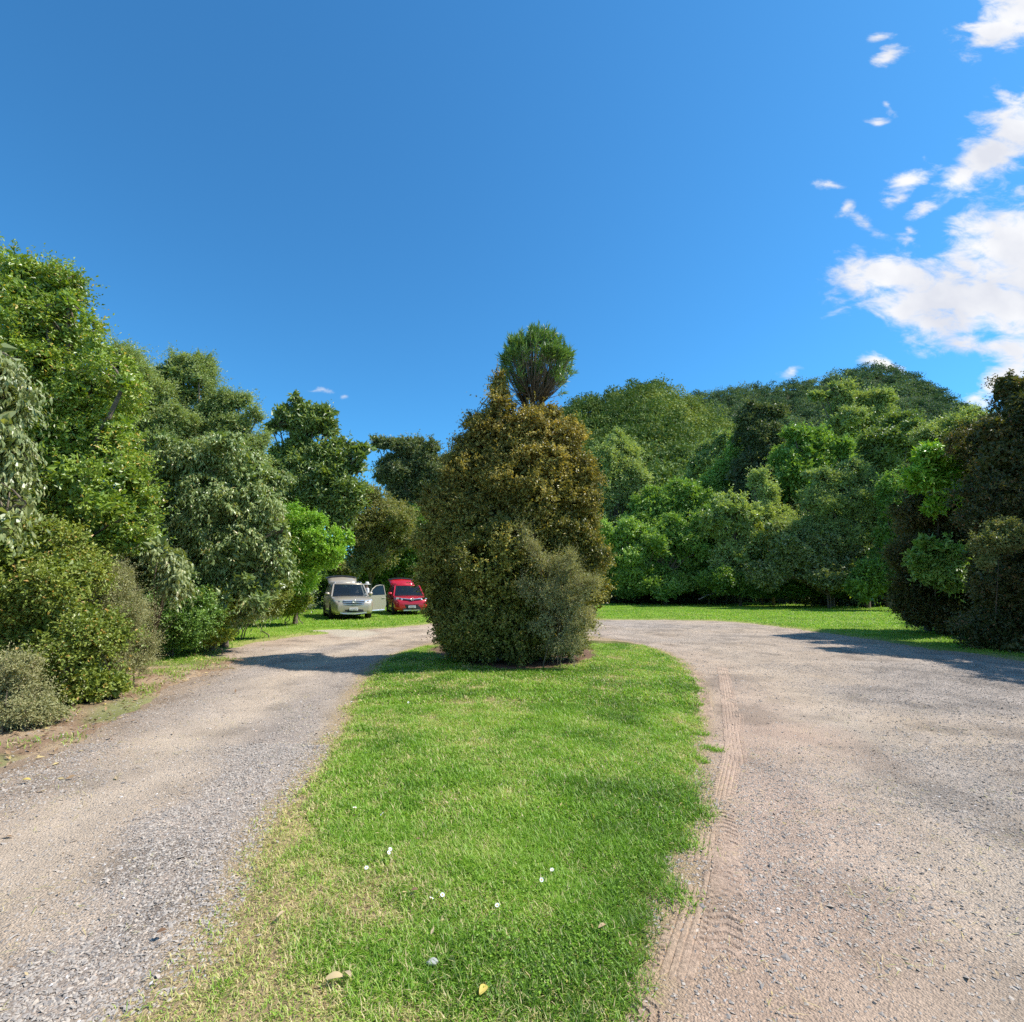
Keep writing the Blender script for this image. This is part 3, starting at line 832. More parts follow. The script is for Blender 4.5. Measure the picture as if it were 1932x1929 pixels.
leafm = MATS['litter']
def fallen_leaf(px, py, L, az, tint, label, wid=0.36, name='fallen_leaf'):
    c = gnd(px, py); n = 9; V = []; F = []
    for i in range(n):
        t = i / (n - 1); w = wid * L * 0.5 * math.sin(math.pi * min(1, t * 0.93 + 0.05)) ** 0.8
        zc = 0.10 * L * math.sin(t * 3.0) 
        V += [(t * L, -w, zc + w * 0.5), (t * L, 0, zc), (t * L, w, zc + w * 0.35)]
    for i in range(n - 1):
        for k in range(2): F.append((i * 3 + k, i * 3 + k + 1, i * 3 + k + 4, i * 3 + k + 3))
    me = np_mesh(name, np.array(V), np.array(F), {'tint': ('FACE', np.full(len(F), tint))}, smooth=True)
    o = link(name, me, leafm); o.location = (c[0], c[1], float(height(c[:1], c[1:2])[0]) + 0.035); o.rotation_euler = (0.25, 0.1, az)
    tag(o, label, 'leaf', 'single fallen leaves on the grass and gravel')
fallen_leaf(612, 1893, 0.068, 0.35, 0.80, 'largest yellowish curled leaf lying at the bottom of the island grass', 0.45)
fallen_leaf(905, 1925, 0.06, 1.2, 1.0, 'bright yellow leaf at the very bottom edge of the grass', 0.5)
fallen_leaf(520, 1765, 0.055, 1.3, 0.7, 'slim tan leaf standing on edge in dry grass left of the daisies', 0.3)
fallen_leaf(775, 1722, 0.035, 0.4, 0.05, 'dark red-brown leaf just above the cluster of three daisies', 0.6)
fallen_leaf(293, 1790, 0.04, 0.8, 0.0, 'dark maroon leaf on the loose grey gravel', 0.6)
fallen_leaf(660, 1890, 0.05, 2.4, 0.75, 'small pale leaf beside the largest curled leaf', 0.4)
fallen_leaf(1130, 1790, 0.05, 0.7, 0.55, 'tan leaf in green grass right of the lower daisies', 0.35)
fallen_leaf(40, 1483, 0.06, 0.3, 0.98, 'yellow leaf on the brown verge at the left edge', 0.5)
m = MB(); m.lathe([(0.004, -0.008), (0.015, -0.005), (0.019, 0.002), (0.015, 0.008), (0.004, 0.010)], 9)
me = m.mesh('pale_stone', True)
for v in me.vertices: v.co.x *= 1.3; v.co += Vector((math.sin(v.co.y * 200) * .003, math.cos(v.co.x * 170) * .003, 0))
o = link('pale_stone', me, MATS['pale_stone']); c = gnd(815, 1858); o.location = (c[0], c[1], float(height(c[:1], c[1:2])[0]) + 0.022)
tag(o, 'pale rounded stone lying in the grass near the bottom of the island', 'stone')
# ------------------------------------------------------------------ trees and shrubs
def rand_unit(r, n):
    v = r.normal(0, 1, (n, 3)); return unit(v)

CAMP = np.array([0, 0, CAMZ])

def world_lobes(Y, lobes, flat=0.9):
    """lobes: (x, y, rx, ry[, dY]) on the 1932 px view of the photo -> ellipsoids with a real depth"""
    C, Rr = [], []
    for l in lobes:
        d = Y + (l[4] if len(l) > 4 else 0.0)
        C.append(at(l[0], l[1], d)); rx = l[2] * d / 966; rz = l[3] * d / 966
        Rr.append([rx, flat * 0.5 * (rx + min(rz, rx * 1.3)) + 0.05, rz])
    return np.array(C), np.array(Rr)

def crown_points(r, C, Rr, n, zmin=0.05, back=0.5, inner=0.72, wt=None):
    """points on the outside of the union of lobes, with outward normals"""
    area = (Rr[:, 0] * Rr[:, 1] * Rr[:, 2]) ** (2 / 3)
    if wt is not None: area = area * wt
    m = int(n * 3.2)
    li = r.choice(len(C), m, p=area / area.sum())
    u = rand_unit(r, m)
    rad = r.uniform(0.80, 1.02, m) ** 0.8
    P = C[li] + u * Rr[li] * rad[:, None]
    N = unit(u / Rr[li])
    ok = P[:, 2] > zmin
    for j in range(len(C)):
        q = np.sum(((P - C[j]) / Rr[j]) ** 2, 1)
        ok &= (q > inner ** 2) | (li == j)
    face = np.sum(N * unit(CAMP - P), 1)
    ok &= (face > -0.25) | (r.random(m) < back)
    P, N = P[ok][:n], N[ok][:n]
    return P, N

def boughs(r, C, Rr, rough=1.0, core=0.66):
    """break every lobe up into uneven smaller boughs round a core, so that light and gaps fall between them"""
    oc, orr, wt = [], [], []
    big = np.median(Rr.mean(1))
    for c, q in zip(C, Rr):
        oc.append(c); orr.append(q * (core if rough > .8 else .78)); wt.append(.30 if rough > .8 else .8)
        k = int(np.clip(r.normal(9 if len(C) > 40 else 13, 2) * (q.mean() / big) ** 1.3, 3, 24))
        for _ in range(k):
            u = rand_unit(r, 1)[0]; u[2] = u[2] * .9 + .08
            f = r.uniform(0.22, 0.40) * rough ** .3
            off = r.uniform(0.56, 0.84) if rough > .8 else r.uniform(.55, .74)
            if rough > .8 and r.random() < .16: off, f = r.uniform(.85, 1.08), f * .6
            m = q.mean() ** .5 * q ** .5
            oc.append(c + u * q * off); orr.append(m * f * np.array([1.15, 1.15, r.uniform(.65, .95)])); wt.append(1.0)
    return np.array(oc), np.array(orr), np.array(wt)

def foliage(seed, C, Rr, clumps, clump_r, twigs, per_twig, L, W, shape='quad', up=0.25, droop=0.0, out=0.8, back=0.45, fill=0.25,
            tint_sp=0.12, tint_mu=0.45, odd=0.02, bare=0.0, zmin=0.05, leaf_out=0.55, wind=(0, 0, 0), nrm_up=0.55, leafpos=0.25, curl=0.12, fold=0.2, lsp=0.9, rough=1.0, holes=0.22, holes_scale=None, leaders=0.12):
    r = np.random.default_rng(seed)
    Rr = np.maximum(Rr * .5, Rr - clump_r * .30)
    C0, R0 = C, Rr
    wt = None
    if rough > 0: C, Rr, wt = boughs(r, C, Rr, rough)
    P, N = crown_points(r, C, Rr, int(clumps * 1.15), zmin, back, wt=wt)
    # gaps: whole sprays are missing here and there
    g = holes_scale or clump_r * 2.6
    hn = fbm((P[:, 0] + .6 * P[:, 2]) / g, (P[:, 1] * .7 + P[:, 2]) / g, seed, 2)
    ok = (hn > np.quantile(hn, holes)) | (r.random(len(P)) < .12)
    P, N, hn = P[ok], N[ok], hn[ok]
    nc = len(P)
    bn = fbm((P[:, 0] - .5 * P[:, 2]) / (g * 2) + 40, (P[:, 1] * .7 + P[:, 2]) / (g * 2), seed + 5, 2)
    ct = r.normal(0, tint_sp * .75, nc) + (bn - .5) * tint_sp * 3
    cr = clump_r * r.uniform(0.5, 1.3, nc) * np.where(r.random(nc) < leaders, r.uniform(1.5, 2.1, nc), 1.0)
    D = unit(np.repeat(N, twigs, 0) * out + rand_unit(r, nc * twigs) * 0.75 + np.array([0, 0, up]) + np.array(wind))
    tl = np.repeat(cr, twigs) * r.uniform(0.5, 1.25, nc * twigs)
    B = np.repeat(P, twigs, 0) - np.repeat(N, twigs, 0) * np.repeat(cr, twigs)[:, None] * 0.35
    nt_ = nc * twigs
    k = per_twig
    t = leafpos + (1 - leafpos) * (np.tile(np.arange(k), nt_) + r.uniform(0, 1, nt_ * k)) / k
    Dl = np.repeat(D, k, 0); tll = np.repeat(tl, k); Nl = np.repeat(np.repeat(N, twigs, 0), k, 0)
    sag = droop * tll * t ** 2
    pos = np.repeat(B, k, 0) + Dl * (tll * t)[:, None]; pos[:, 2] -= sag
    n = len(pos)
    A = unit(Dl * leaf_out + rand_unit(r, n) * lsp + np.array([0, 0, -droop * 1.3]) + np.array(wind) * 0.8)
    Nn = unit(Nl * 0.45 + np.array([0, 0, nrm_up]) + rand_unit(r, n) * 0.55)
    sz = r.uniform(0.6, 1.25, n)
    tint = 0.09 + 0.86 * np.clip(tint_mu + np.repeat(np.repeat(ct, twigs), k) + r.normal(0, 0.13, n), 0.02, 0.93)
    tint = np.where(r.random(n) < odd, 1.0, tint)
    keep = pos[:, 2] > 0.02
    if bare: keep &= r.random(n) > bare
    f = leaves_long if shape == 'long' else leaves_quad
    kw = dict(droop=curl) if shape == 'long' else dict(curl=curl, fold=fold)
    V, F = f(pos[keep], A[keep], Nn[keep], L * sz[keep], W * sz[keep], **kw)
    T = np.repeat(tint[keep], 2) if shape == 'long' else tint[keep]
    out_ = [(V, F, T)]
    # inner leaves that close the crown
    if fill:
        m = int(n * fill); li = r.choice(len(C0), m, p=(R0.prod(1) ** 0.67) / (R0.prod(1) ** 0.67).sum())
        q = C0[li] + rand_unit(r, m) * R0[li] * r.uniform(0.35, 0.70, m)[:, None]; ok = q[:, 2] > 0.1; q = q[ok]; m = len(q)
        s = r.uniform(1.2, 2.4, m)
        V, F = leaves_quad(q, rand_unit(r, m), rand_unit(r, m), L * s, np.maximum(W, L * .45) * s * 1.2)
        out_.append((V, F, 0.09 + 0.86 * np.clip(r.normal(tint_mu * .9, .12, m), 0, .9)))
    # bare twigs, carried in the crown as thin brown slivers
    kt = r.random(nt_) < 0.30
    bt = B[kt]; dt = D[kt]; lt = tl[kt] * 0.95
    V, F = leaves_long(bt, unit(dt - np.array([0, 0, droop * .3])), rand_unit(r, len(bt)), lt, np.full(len(bt), max(0.004, W * 0.12)), 0.05)
    out_.append((V, F, np.zeros(len(F))))
    return out_, P, N

def join(parts):
    Vs, Fs, Ts = [], [], []; off = 0
    for V, F, T in parts:
        Vs.append(V); Fs.append(F + off); Ts.append(T); off += len(V)
    return np.concatenate(Vs), np.concatenate(Fs), np.concatenate(Ts)

NLEAF = [0]
def tree(name, label, cat, Y, lobes, mat, seed, clumps, clump_r, twigs, per_twig, L, W, base=None, trunk_r=0.09, bark='bark', group=None, flat=0.9,
         stems=1, limbs=True, extra=None, lobes_w=None, jitter=True, **kw):
    if cat == 'tree' and jitter:
        rj = np.random.default_rng(seed + 4242); nl = []
        for l in lobes:
            dy = l[4] if len(l) > 4 else 0.0
            nl.append((l[0], l[1], l[2] * .84, l[3] * .84, dy))
            for _ in range(4):
                a = rj.uniform(0, 6.28); q = rj.uniform(.45, .95); sz = rj.uniform(.30, .62)
                nl.append((l[0] + math.cos(a) * l[2] * q, l[1] + math.sin(a) * l[3] * q * (1 if math.sin(a) > 0 else .9), l[2] * sz, l[3] * sz, dy + rj.normal(0, .35) * l[2] * Y / 966))
        lobes = nl
    if Y > 28: L *= 1.3; W *= 1.3; clumps = int(clumps * .72)
    C, Rr = world_lobes(Y, lobes, flat) if lobes_w is None else lobes_w
    parts, P, N = foliage(seed, C, Rr, clumps, clump_r, twigs, per_twig, L, W, **kw)
    if extra: parts += extra
    V, F, T = join(parts)
    NLEAF[0] += len(F)
    if base is None: base = (float(np.average(C[:, 0], weights=Rr.prod(1))), float(np.average(C[:, 1], weights=Rr.prod(1))))
    bz = float(height(np.array([base[0]]), np.array([base[1]]))[0]) if abs(base[0]) < 15 and base[1] < 30 else 0.0
    b = np.array([base[0], base[1], bz - 0.03])
    root = empty(name, b)
    tag(root, label, cat, group)
    me = np_mesh('crown', V - b, F, {'tint': ('FACE', T)})
    link('crown', me, MATS[mat], root)
    r = np.random.default_rng(seed + 999)
    m = MB()
    top = C[:, 2].max(); lo = max(0.25, (C[:, 2] - Rr[:, 2]).min())
    mean = np.average(C, axis=0, weights=Rr.prod(1))
    fork = np.array([lerp(b[0], mean[0], 0.5), lerp(b[1], mean[1], 0.5), max(b[2] + 0.3, lerp(b[2], top, 0.33))])
    for s in range(stems):
        j = np.array([r.normal(0, .12), r.normal(0, .12), 0]) * (stems > 1)
        p0 = b + j * 2; p1 = lerp(b, fork, 0.5) + np.array([r.normal(0, .05), r.normal(0, .05), 0]) + j * 1.5
        tip = np.array([lerp(fork[0], mean[0], .8), lerp(fork[1], mean[1], .8), lerp(fork[2], top, 0.7)]) + j
        m.tube([p0 - b + [0, 0, -.1], p0 + [0, 0, .12] - b, p1 - b, fork + j - b, lerp(fork, tip, .5) + j - b, tip - b], np.array([1.5, 1.15, 1.0, .85, .55, .15]) * trunk_r / (stems ** .5), 8)
    if limbs:
        for j in (range(len(C)) if len(C) < 40 else range(0, len(C), 3)):
            a = np.array([fork[0], fork[1], lerp(b[2] + .3, fork[2], r.uniform(.5, 1.0))])
            e = C[j]; mid = lerp(a, e, .55) + np.array([r.normal(0, .1), r.normal(0, .1), .12 * np.linalg.norm(e - a)])
            m.tube([a - b, mid - b, e - b], np.array([.5, .33, .16]) * trunk_r, 6)
            q = np.argsort(np.sum((P - C[j]) ** 2, 1))
            q = q[:max(8, int(len(P) / len(C)))]
            for i in r.choice(q, min(7, len(q)), replace=False):
                e2 = P[i]; md = lerp(e, e2, .5) + np.array([0, 0, .05 * Y / 10])
                m.tube([e - b, md - b, e2 - b], np.array([.16, .11, .04]) * trunk_r, 5)
    m.build('trunk', MATS[bark], root, True)
    return root

SC = lambda s, *a: int(s * 1.0)

# ---- island: bronze shrub, lancewood behind it, fine grey shrub in front
Yb = 11.2
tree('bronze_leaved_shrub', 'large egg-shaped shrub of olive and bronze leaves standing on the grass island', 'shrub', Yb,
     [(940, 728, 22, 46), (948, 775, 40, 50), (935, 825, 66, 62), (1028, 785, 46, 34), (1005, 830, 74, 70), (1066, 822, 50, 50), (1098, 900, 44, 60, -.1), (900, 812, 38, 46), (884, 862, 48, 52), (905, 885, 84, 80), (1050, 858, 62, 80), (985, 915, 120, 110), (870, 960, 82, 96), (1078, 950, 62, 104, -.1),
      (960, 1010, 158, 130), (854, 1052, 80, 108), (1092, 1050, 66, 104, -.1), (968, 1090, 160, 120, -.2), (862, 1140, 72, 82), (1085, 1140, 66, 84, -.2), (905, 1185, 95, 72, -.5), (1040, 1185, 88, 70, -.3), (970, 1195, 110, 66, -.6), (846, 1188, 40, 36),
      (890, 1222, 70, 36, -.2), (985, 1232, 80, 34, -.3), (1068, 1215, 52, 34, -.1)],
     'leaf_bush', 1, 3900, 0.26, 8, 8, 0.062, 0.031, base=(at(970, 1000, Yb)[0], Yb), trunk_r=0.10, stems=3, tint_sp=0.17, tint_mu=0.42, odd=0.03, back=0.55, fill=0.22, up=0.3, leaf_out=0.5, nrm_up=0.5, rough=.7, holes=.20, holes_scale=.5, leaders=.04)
tree('wiry_shrub', 'wispy grey-green fine-leaved shrub growing out of the front of the bronze shrub', 'shrub', 9.8,
     [(990, 1010, 20, 34), (1015, 1055, 30, 36), (1000, 1110, 26, 40), (1065, 1070, 34, 40), (1105, 1105, 30, 44), (1045, 1125, 40, 46), (1090, 1160, 40, 46), (1030, 1180, 34, 46), (1075, 1210, 50, 34)], 'leaf_grey_fine', 2, 520, 0.24, 10, 12, 0.026, 0.009,
     base=(at(1062, 1200, 9.9)[0], 10.1), trunk_r=0.018, stems=4, flat=.6, up=0.45, out=1.0, fill=0.05, tint_sp=0.2, tint_mu=.5, leafpos=.2, rough=1.3, holes=.36, leaders=.2, leaf_out=.9)

def lancewood():
    Y = 11.9; r = np.random.default_rng(5)
    b = np.array([at(1012, 900, Y)[0], Y, 0.0]); root = empty('lancewood_tree', b)
    tag(root, 'slender umbrella-headed tree with narrow strap leaves rising behind the bronze shrub', 'tree')
    C, Rr = world_lobes(Y, [(1012, 684, 78, 78)]); C = C[0]; Rr = Rr[0]
    fork = at(1008, 790, Y) - b
    m = MB(); m.tube([(0, 0, -.1), fork * .3 + [.04, 0, 0], fork * .7 - [.03, 0, 0], fork], [.11, .095, .08, .07], 9)
    parts = []; mids = []
    for k in range(20):
        a = k * 2.39996; q = r.uniform(.05, 1) ** .5
        mid = fork + np.array([math.cos(a) * q * .30, math.sin(a) * q * .30, 0.28 + r.uniform(0, .25)])
        m.tube([fork + [0, 0, -.15], lerp(fork, mid, .6) + [0, 0, -.04], mid], [.030, .021, .014], 6); mids.append((mid, a, q))
    for (mid, a, q) in mids:
        for j in range(15):
            aa = a + r.normal(0, .55); qq = np.clip(q + r.normal(0, .22), .02, 1.0)
            el = r.uniform(-.5, 1.0)
            e = C - b + Rr * np.array([math.cos(aa) * qq, math.sin(aa) * qq, (1 - qq ** 2) ** .5 * (.45 + .55 * r.random()) if el > -.1 else -.75 * r.random()]) * .93
            if e[2] < mid[2] + .06: e[2] = mid[2] + r.uniform(.06, .4)
            md = lerp(mid, e, .55) + np.array([math.cos(aa), math.sin(aa), 0]) * .06 * r.random()
            m.tube([mid, md, e], [.009, .007, .005], 5)
            n = 38
            D = unit(e - mid)
            A = unit(D[None] * .75 + rand_unit(r, n) * .85 + [0, 0, .25])
            pp = e[None] - D[None] * r.uniform(0, .26, (n, 1))
            V, F = leaves_long(pp, A, unit(rand_unit(r, n) + [0, 0, .6]), r.uniform(.11, .22, n), r.uniform(.015, .024, n), .10)
            parts.append((V, F, np.repeat(.09 + .86 * np.clip(r.normal(.45, .2, n), 0, .95), 2)))
    V, F, T = join(parts)
    link('crown', np_mesh('crown', V, F, {'tint': ('FACE', T)}), MATS['leaf_lance'], root)
    m.build('trunk', MATS['bark'], root, True)
lancewood()

# ---- left side, from the camera backwards
T = tree
T('drooping_leaf_tree', 'branch tips of long pale hanging leaves reaching in at the left edge', 'tree', 5.2,
  [(-2, 710, 52, 80), (2, 830, 54, 100), (8, 930, 46, 80), (-70, 780, 80, 160)], 'leaf_pale_droop', 11, 400, 0.26, 5, 7, 0.085, 0.024, base=(-6.6, 5.6), trunk_r=0.08, shape='long', droop=0.75, up=0.1, curl=.3,
  leaf_out=.35, lsp=.5, fill=.1, tint_mu=.55, back=.8)
T('small_leaved_tree', 'tall glossy small-leaved tree, highest on the left side of the photo', 'tree', 9.5,
  [(35, 508, 52, 66), (50, 560, 70, 70), (60, 600, 110, 100), (135, 630, 66, 74), (100, 580, 50, 60), (40, 720, 130, 130), (170, 740, 105, 110), (100, 850, 160, 120), (215, 850, 75, 90, .3), (60, 960, 130, 110), (190, 960, 120, 85), (230, 1020, 85, 70, .3), (-80, 700, 130, 240, .3)],
  'leaf_bright_small', 12, 2600, 0.32, 7, 7, 0.068, 0.034, base=(-8.2, 10.2), trunk_r=0.16, stems=2, tint_sp=.15, tint_mu=.45, odd=.05, up=.2, wind=(.25, 0, 0), fill=.22, nrm_up=.5)
T('olive_shrub', 'dense olive-yellow shrub on the near left verge below the tall glossy tree', 'shrub', 7.3,
  [(40, 1050, 95, 85), (100, 1110, 90, 95), (20, 1160, 110, 110), (125, 1200, 95, 95), (80, 1262, 110, 66), (160, 1282, 66, 50), (110, 1310, 60, 44), (150, 1308, 66, 36), (215, 1290, 44, 34, .2), (-70, 1130, 80, 160), (200, 1285, 45, 35, .3)], 'leaf_olive', 13, 1700, 0.24, 8, 7, 0.048, 0.027, trunk_r=.05, stems=4, tint_sp=.15, wind=(.25, 0, 0), up=.2, odd=.04)
T('wiry_shrub', 'feathery grey-brown shrub leaning over the left verge beside the olive shrub', 'shrub', 8.2,
  [(222, 1110, 48, 62), (240, 1160, 52, 66), (200, 1190, 48, 70), (225, 1230, 55, 56), (200, 1262, 50, 46), (250, 1248, 42, 40)], 'leaf_grey_fine', 14, 640, 0.26, 12, 12, 0.026, 0.010, trunk_r=.022, stems=4, up=.35, fill=.04, leafpos=.15, wind=(.2, 0, 0), bare=.15)
T('low_shrub', 'low grey-green shrub in the bottom left corner of the verge', 'shrub', 6.0,
  [(25, 1278, 48, 44), (10, 1325, 62, 46), (70, 1338, 44, 34), (112, 1345, 34, 24, .2), (45, 1355, 50, 26), (-30, 1290, 50, 70)], 'leaf_grey_fine', 15, 650, 0.17, 10, 8, 0.026, 0.011, trunk_r=.02, stems=4, up=.4, fill=.1, rough=1.3, leaders=.25, holes=.3)
T('feathery_tree', 'soft pale feathery tree behind the tall glossy tree, lower of the two windblown ones', 'tree', 16.5,
  [(235, 685, 48, 42), (210, 730, 70, 70), (262, 740, 45, 62), (240, 820, 80, 80), (290, 760, 46, 60), (300, 850, 60, 70), (280, 930, 70, 70), (330, 960, 60, 80)], 'leaf_feather', 16, 1500, .42, 9, 8, .085, .028, base=(-12.5, 17), trunk_r=.13, wind=(.45, 0, .1), up=.3, tint_mu=.5, fill=.15)
T('feathery_tree', 'windblown feathery tree with an open-topped rounded crown against the sky on the left', 'tree', 17.5,
  [(345, 690, 40, 34), (322, 712, 36, 42), (380, 720, 42, 44), (345, 790, 50, 40), (420, 765, 44, 38), (455, 800, 36, 40), (400, 810, 60, 42), (440, 850, 56, 48), (470, 880, 30, 50), (360, 850, 70, 50), (350, 745, 50, 44), (390, 775, 44, 40), (300, 740, 36, 44), (310, 820, 50, 50), (480, 850, 26, 40), (490, 920, 40, 60)],
  'leaf_feather', 17, 1500, .40, 9, 8, .085, .028, base=(-11.2, 18.3), trunk_r=.14, wind=(.4, 0, .1), up=.3, tint_mu=.47, tint_sp=.14, fill=.15)
T('drooping_leaf_tree', 'broad tree with hanging grey-green leaves in the middle of the left bank', 'tree', 12.6,
  [(395, 870, 85, 60), (330, 890, 60, 66), (470, 900, 66, 72), (400, 960, 120, 90), (500, 960, 52, 80), (340, 1010, 80, 70), (450, 1040, 100, 85), (520, 1040, 32, 70), (390, 1090, 70, 56), (330, 1090, 34, 60, -1.2), (470, 1110, 66, 40), (300, 960, 60, 80, .4), (290, 1060, 50, 70, .3), (440, 1140, 60, 40, .3), (500, 1100, 40, 50, .3)],
  'leaf_mid_droop', 18, 2000, .33, 6, 8, .092, .030, base=(-7.6, 13.4), trunk_r=.12, stems=2, shape='long', droop=.55, up=.15, curl=.28, leaf_out=.4, lsp=.6, tint_sp=.14, tint_mu=.5, odd=.03, fill=.25)
T('hanging_leaf_shrub', 'spray of large pale drooping leaves hanging over the shade beside the feathery shrub', 'shrub', 9.6,
  [(325, 1060, 24, 44), (338, 1100, 26, 36), (300, 1040, 26, 30)], 'leaf_pale_droop', 19, 90, .26, 5, 6, .10, .036, base=(-7.4, 10.6), trunk_r=.03, shape='long', droop=.7, curl=.3, leaf_out=.35, lsp=.5, fill=.05, tint_mu=.5)
T('dark_undershrub', 'shaded dark green shrub under the hanging-leaved tree at the road edge', 'shrub', 11.6,
  [(330, 1150, 60, 60), (300, 1190, 55, 45), (370, 1170, 45, 52), (345, 1200, 50, 34)], 'leaf_mid_green', 20, 650, .26, 7, 7, .055, .03, trunk_r=.03, stems=3, tint_mu=.3)
T('variegated_shrub', 'yellow-leaved variegated shrub at the edge of the left lawn beside the gravel', 'shrub', 12.4,
  [(412, 1145, 36, 36), (395, 1180, 42, 36), (420, 1196, 28, 24), (380, 1205, 34, 22)], 'leaf_yellow', 21, 560, .22, 7, 8, .052, .03, trunk_r=.025, stems=4, tint_sp=.16, tint_mu=.5, odd=.05)
T('understorey_shrub', 'sprawling yellow-green shrub low under the hanging-leaved tree behind the left lawn', 'shrub', 15.5,
  [(470, 1110, 50, 40), (510, 1125, 46, 36), (450, 1140, 40, 26), (490, 1150, 44, 20)], 'leaf_olive', 22, 600, .30, 7, 7, .065, .035, trunk_r=.03, stems=4, tint_sp=.2, tint_mu=.36)
T('lime_green_tree', 'bright lime-green leafy tree lit by the sun left of the beige car', 'tree', 20.5,
  [(560, 990, 44, 46), (530, 1030, 46, 50), (600, 1040, 60, 46), (640, 1020, 30, 36), (560, 1075, 60, 40), (615, 1055, 40, 26), (520, 1100, 42, 40), (560, 1110, 30, 24)],
  'leaf_lime', 23, 1500, .34, 7, 7, .085, .045, base=(-8.9, 21.6), trunk_r=.09, stems=2, tint_sp=.15, tint_mu=.5, fill=.2)
T('mottled_shrub', 'small yellow-brown shrub beside the front wheel side of the beige car', 'shrub', 20.8,
  [(556, 1118, 22, 26), (566, 1140, 20, 20), (540, 1148, 28, 18)], 'leaf_yellow', 24, 380, .26, 7, 7, .07, .04, trunk_r=.03, stems=3, tint_sp=.2, tint_mu=.34, odd=.12)
T('clumpy_broadleaf_tree', 'tall open broadleaf tree with clumped foliage on the skyline above the lime-green tree', 'tree', 31,
  [(556, 752, 12, 14), (538, 785, 30, 24), (570, 775, 34, 26), (606, 778, 24, 22), (520, 802, 20, 14), (585, 805, 44, 22), (622, 802, 14, 16), (560, 840, 22, 34), (600, 870, 52, 44), (545, 880, 44, 50), (638, 838, 26, 18), (665, 852, 30, 16),
   (640, 880, 42, 30), (685, 846, 18, 10), (600, 930, 80, 40), (570, 900, 60, 50), (640, 950, 60, 50), (530, 900, 40, 50), (500, 980, 50, 60), (670, 880, 18, 16), (540, 950, 50, 50), (650, 930, 36, 32)], 'leaf_broad_dark', 25, 2400, .55, 7, 7, .19, .085, base=(-12.8, 31.8), trunk_r=.20, tint_sp=.14, tint_mu=.5, up=.3, back=.35)
T('brown_topped_tree', 'rounded brownish-olive tree behind the cars', 'tree', 37,
  [(690, 940, 56, 36), (700, 1050, 66, 44), (740, 975, 48, 44), (660, 985, 44, 46), (705, 1000, 60, 50), (760, 1000, 30, 40)], 'leaf_brown_olive', 26, 1300, .5, 8, 7, .12, .05, trunk_r=.13, tint_sp=.12, tint_mu=.5, back=.35)
T('shaded_tree', 'dark green shaded tree directly behind the two cars', 'tree', 40,
  [(740, 1040, 54, 60), (690, 1060, 40, 50), (780, 1050, 44, 60), (720, 1095, 60, 34), (640, 1085, 50, 40), (820, 1080, 60, 50), (800, 1000, 50, 60), (600, 1110, 40, 28)], 'leaf_mid_green', 27, 1300, .5, 7, 7, .14, .07, trunk_r=.14, tint_sp=.12, tint_mu=.33, back=.35)
T('round_topped_tree', 'blue-green round-topped tree on the skyline between the car trees and the bronze shrub', 'tree', 42,
  [(722, 836, 20, 18), (768, 850, 40, 30), (805, 858, 34, 40), (740, 880, 36, 32), (785, 895, 52, 36), (715, 900, 16, 14), (820, 910, 50, 50), (760, 930, 46, 34)], 'leaf_blue_dark', 28, 1500, .6, 8, 7, .17, .07, base=(-8, 43), trunk_r=.2, tint_sp=.13, tint_mu=.5, back=.35)

# ---- right side, tree line beyond the far lawn
T('pale_windblown_tree', 'pale silvery-green tree just right of the bronze shrub, above the tree line', 'tree', 50,
  [(1160, 850, 36, 36), (1150, 890, 44, 50), (1185, 900, 40, 44), (1140, 940, 50, 50), (1200, 950, 44, 40)], 'leaf_feather', 31, 1500, .8, 8, 7, .21, .08, trunk_r=.2, tint_mu=.58, back=.3, wind=(.3, 0, 0))
T('rounded_tree', 'mid-green rounded tree at the left end of the far tree line', 'tree', 47,
  [(1240, 950, 54, 40), (1200, 1000, 50, 46), (1265, 985, 54, 50), (1300, 935, 46, 40), (1310, 985, 40, 46), (1170, 1040, 50, 50)], 'leaf_mid_green', 32, 1900, .75, 8, 7, .20, .09, trunk_r=.2, tint_sp=.14, tint_mu=.5, back=.3)
T('lower_leafy_tree', 'fresh green lower tree at the lawn edge beside the bronze shrub', 'tree', 44.5,
  [(1210, 1055, 60, 46), (1280, 1050, 54, 48), (1250, 1085, 70, 34), (1170, 1085, 50, 36), (1330, 1060, 38, 50), (1320, 1095, 50, 28)], 'leaf_mid_green', 33, 1900, .6, 8, 7, .17, .085, trunk_r=.15, tint_sp=.15, tint_mu=.42, back=.3)
T('dark_tall_tree', 'tall dark narrow tree standing in the middle of the far tree line', 'tree', 50,
  [(1432, 785, 42, 30), (1425, 830, 46, 48), (1455, 840, 34, 54), (1410, 890, 34, 50), (1445, 910, 44, 56), (1400, 930, 34, 40), (1440, 960, 50, 50)], 'leaf_blue_dark', 34, 1900, .7, 8, 7, .20, .075, trunk_r=.25, tint_sp=.1, tint_mu=.36, back=.35)
T('grey_green_tree', 'hazy grey-green tree at the foot of the hill left of the dark tall tree', 'tree', 68,
  [(1350, 850, 40, 34), (1385, 870, 34, 34), (1330, 890, 44, 34), (1370, 905, 44, 36)], 'leaf_feather', 35, 1100, 1.0, 8, 6, .30, .13, trunk_r=.25, tint_mu=.42, back=.3)
T('glossy_broadleaf_tree', 'glossy broadleaf tree right of the dark tall tree', 'tree', 45,
  [(1520, 832, 46, 28), (1560, 850, 46, 34), (1495, 868, 40, 36), (1540, 880, 54, 40), (1590, 880, 34, 34), (1510, 915, 44, 36), (1560, 925, 46, 40)], 'leaf_mid_green', 36, 1800, .7, 7, 7, .22, .11, trunk_r=.22, tint_sp=.13, tint_mu=.5, back=.3)
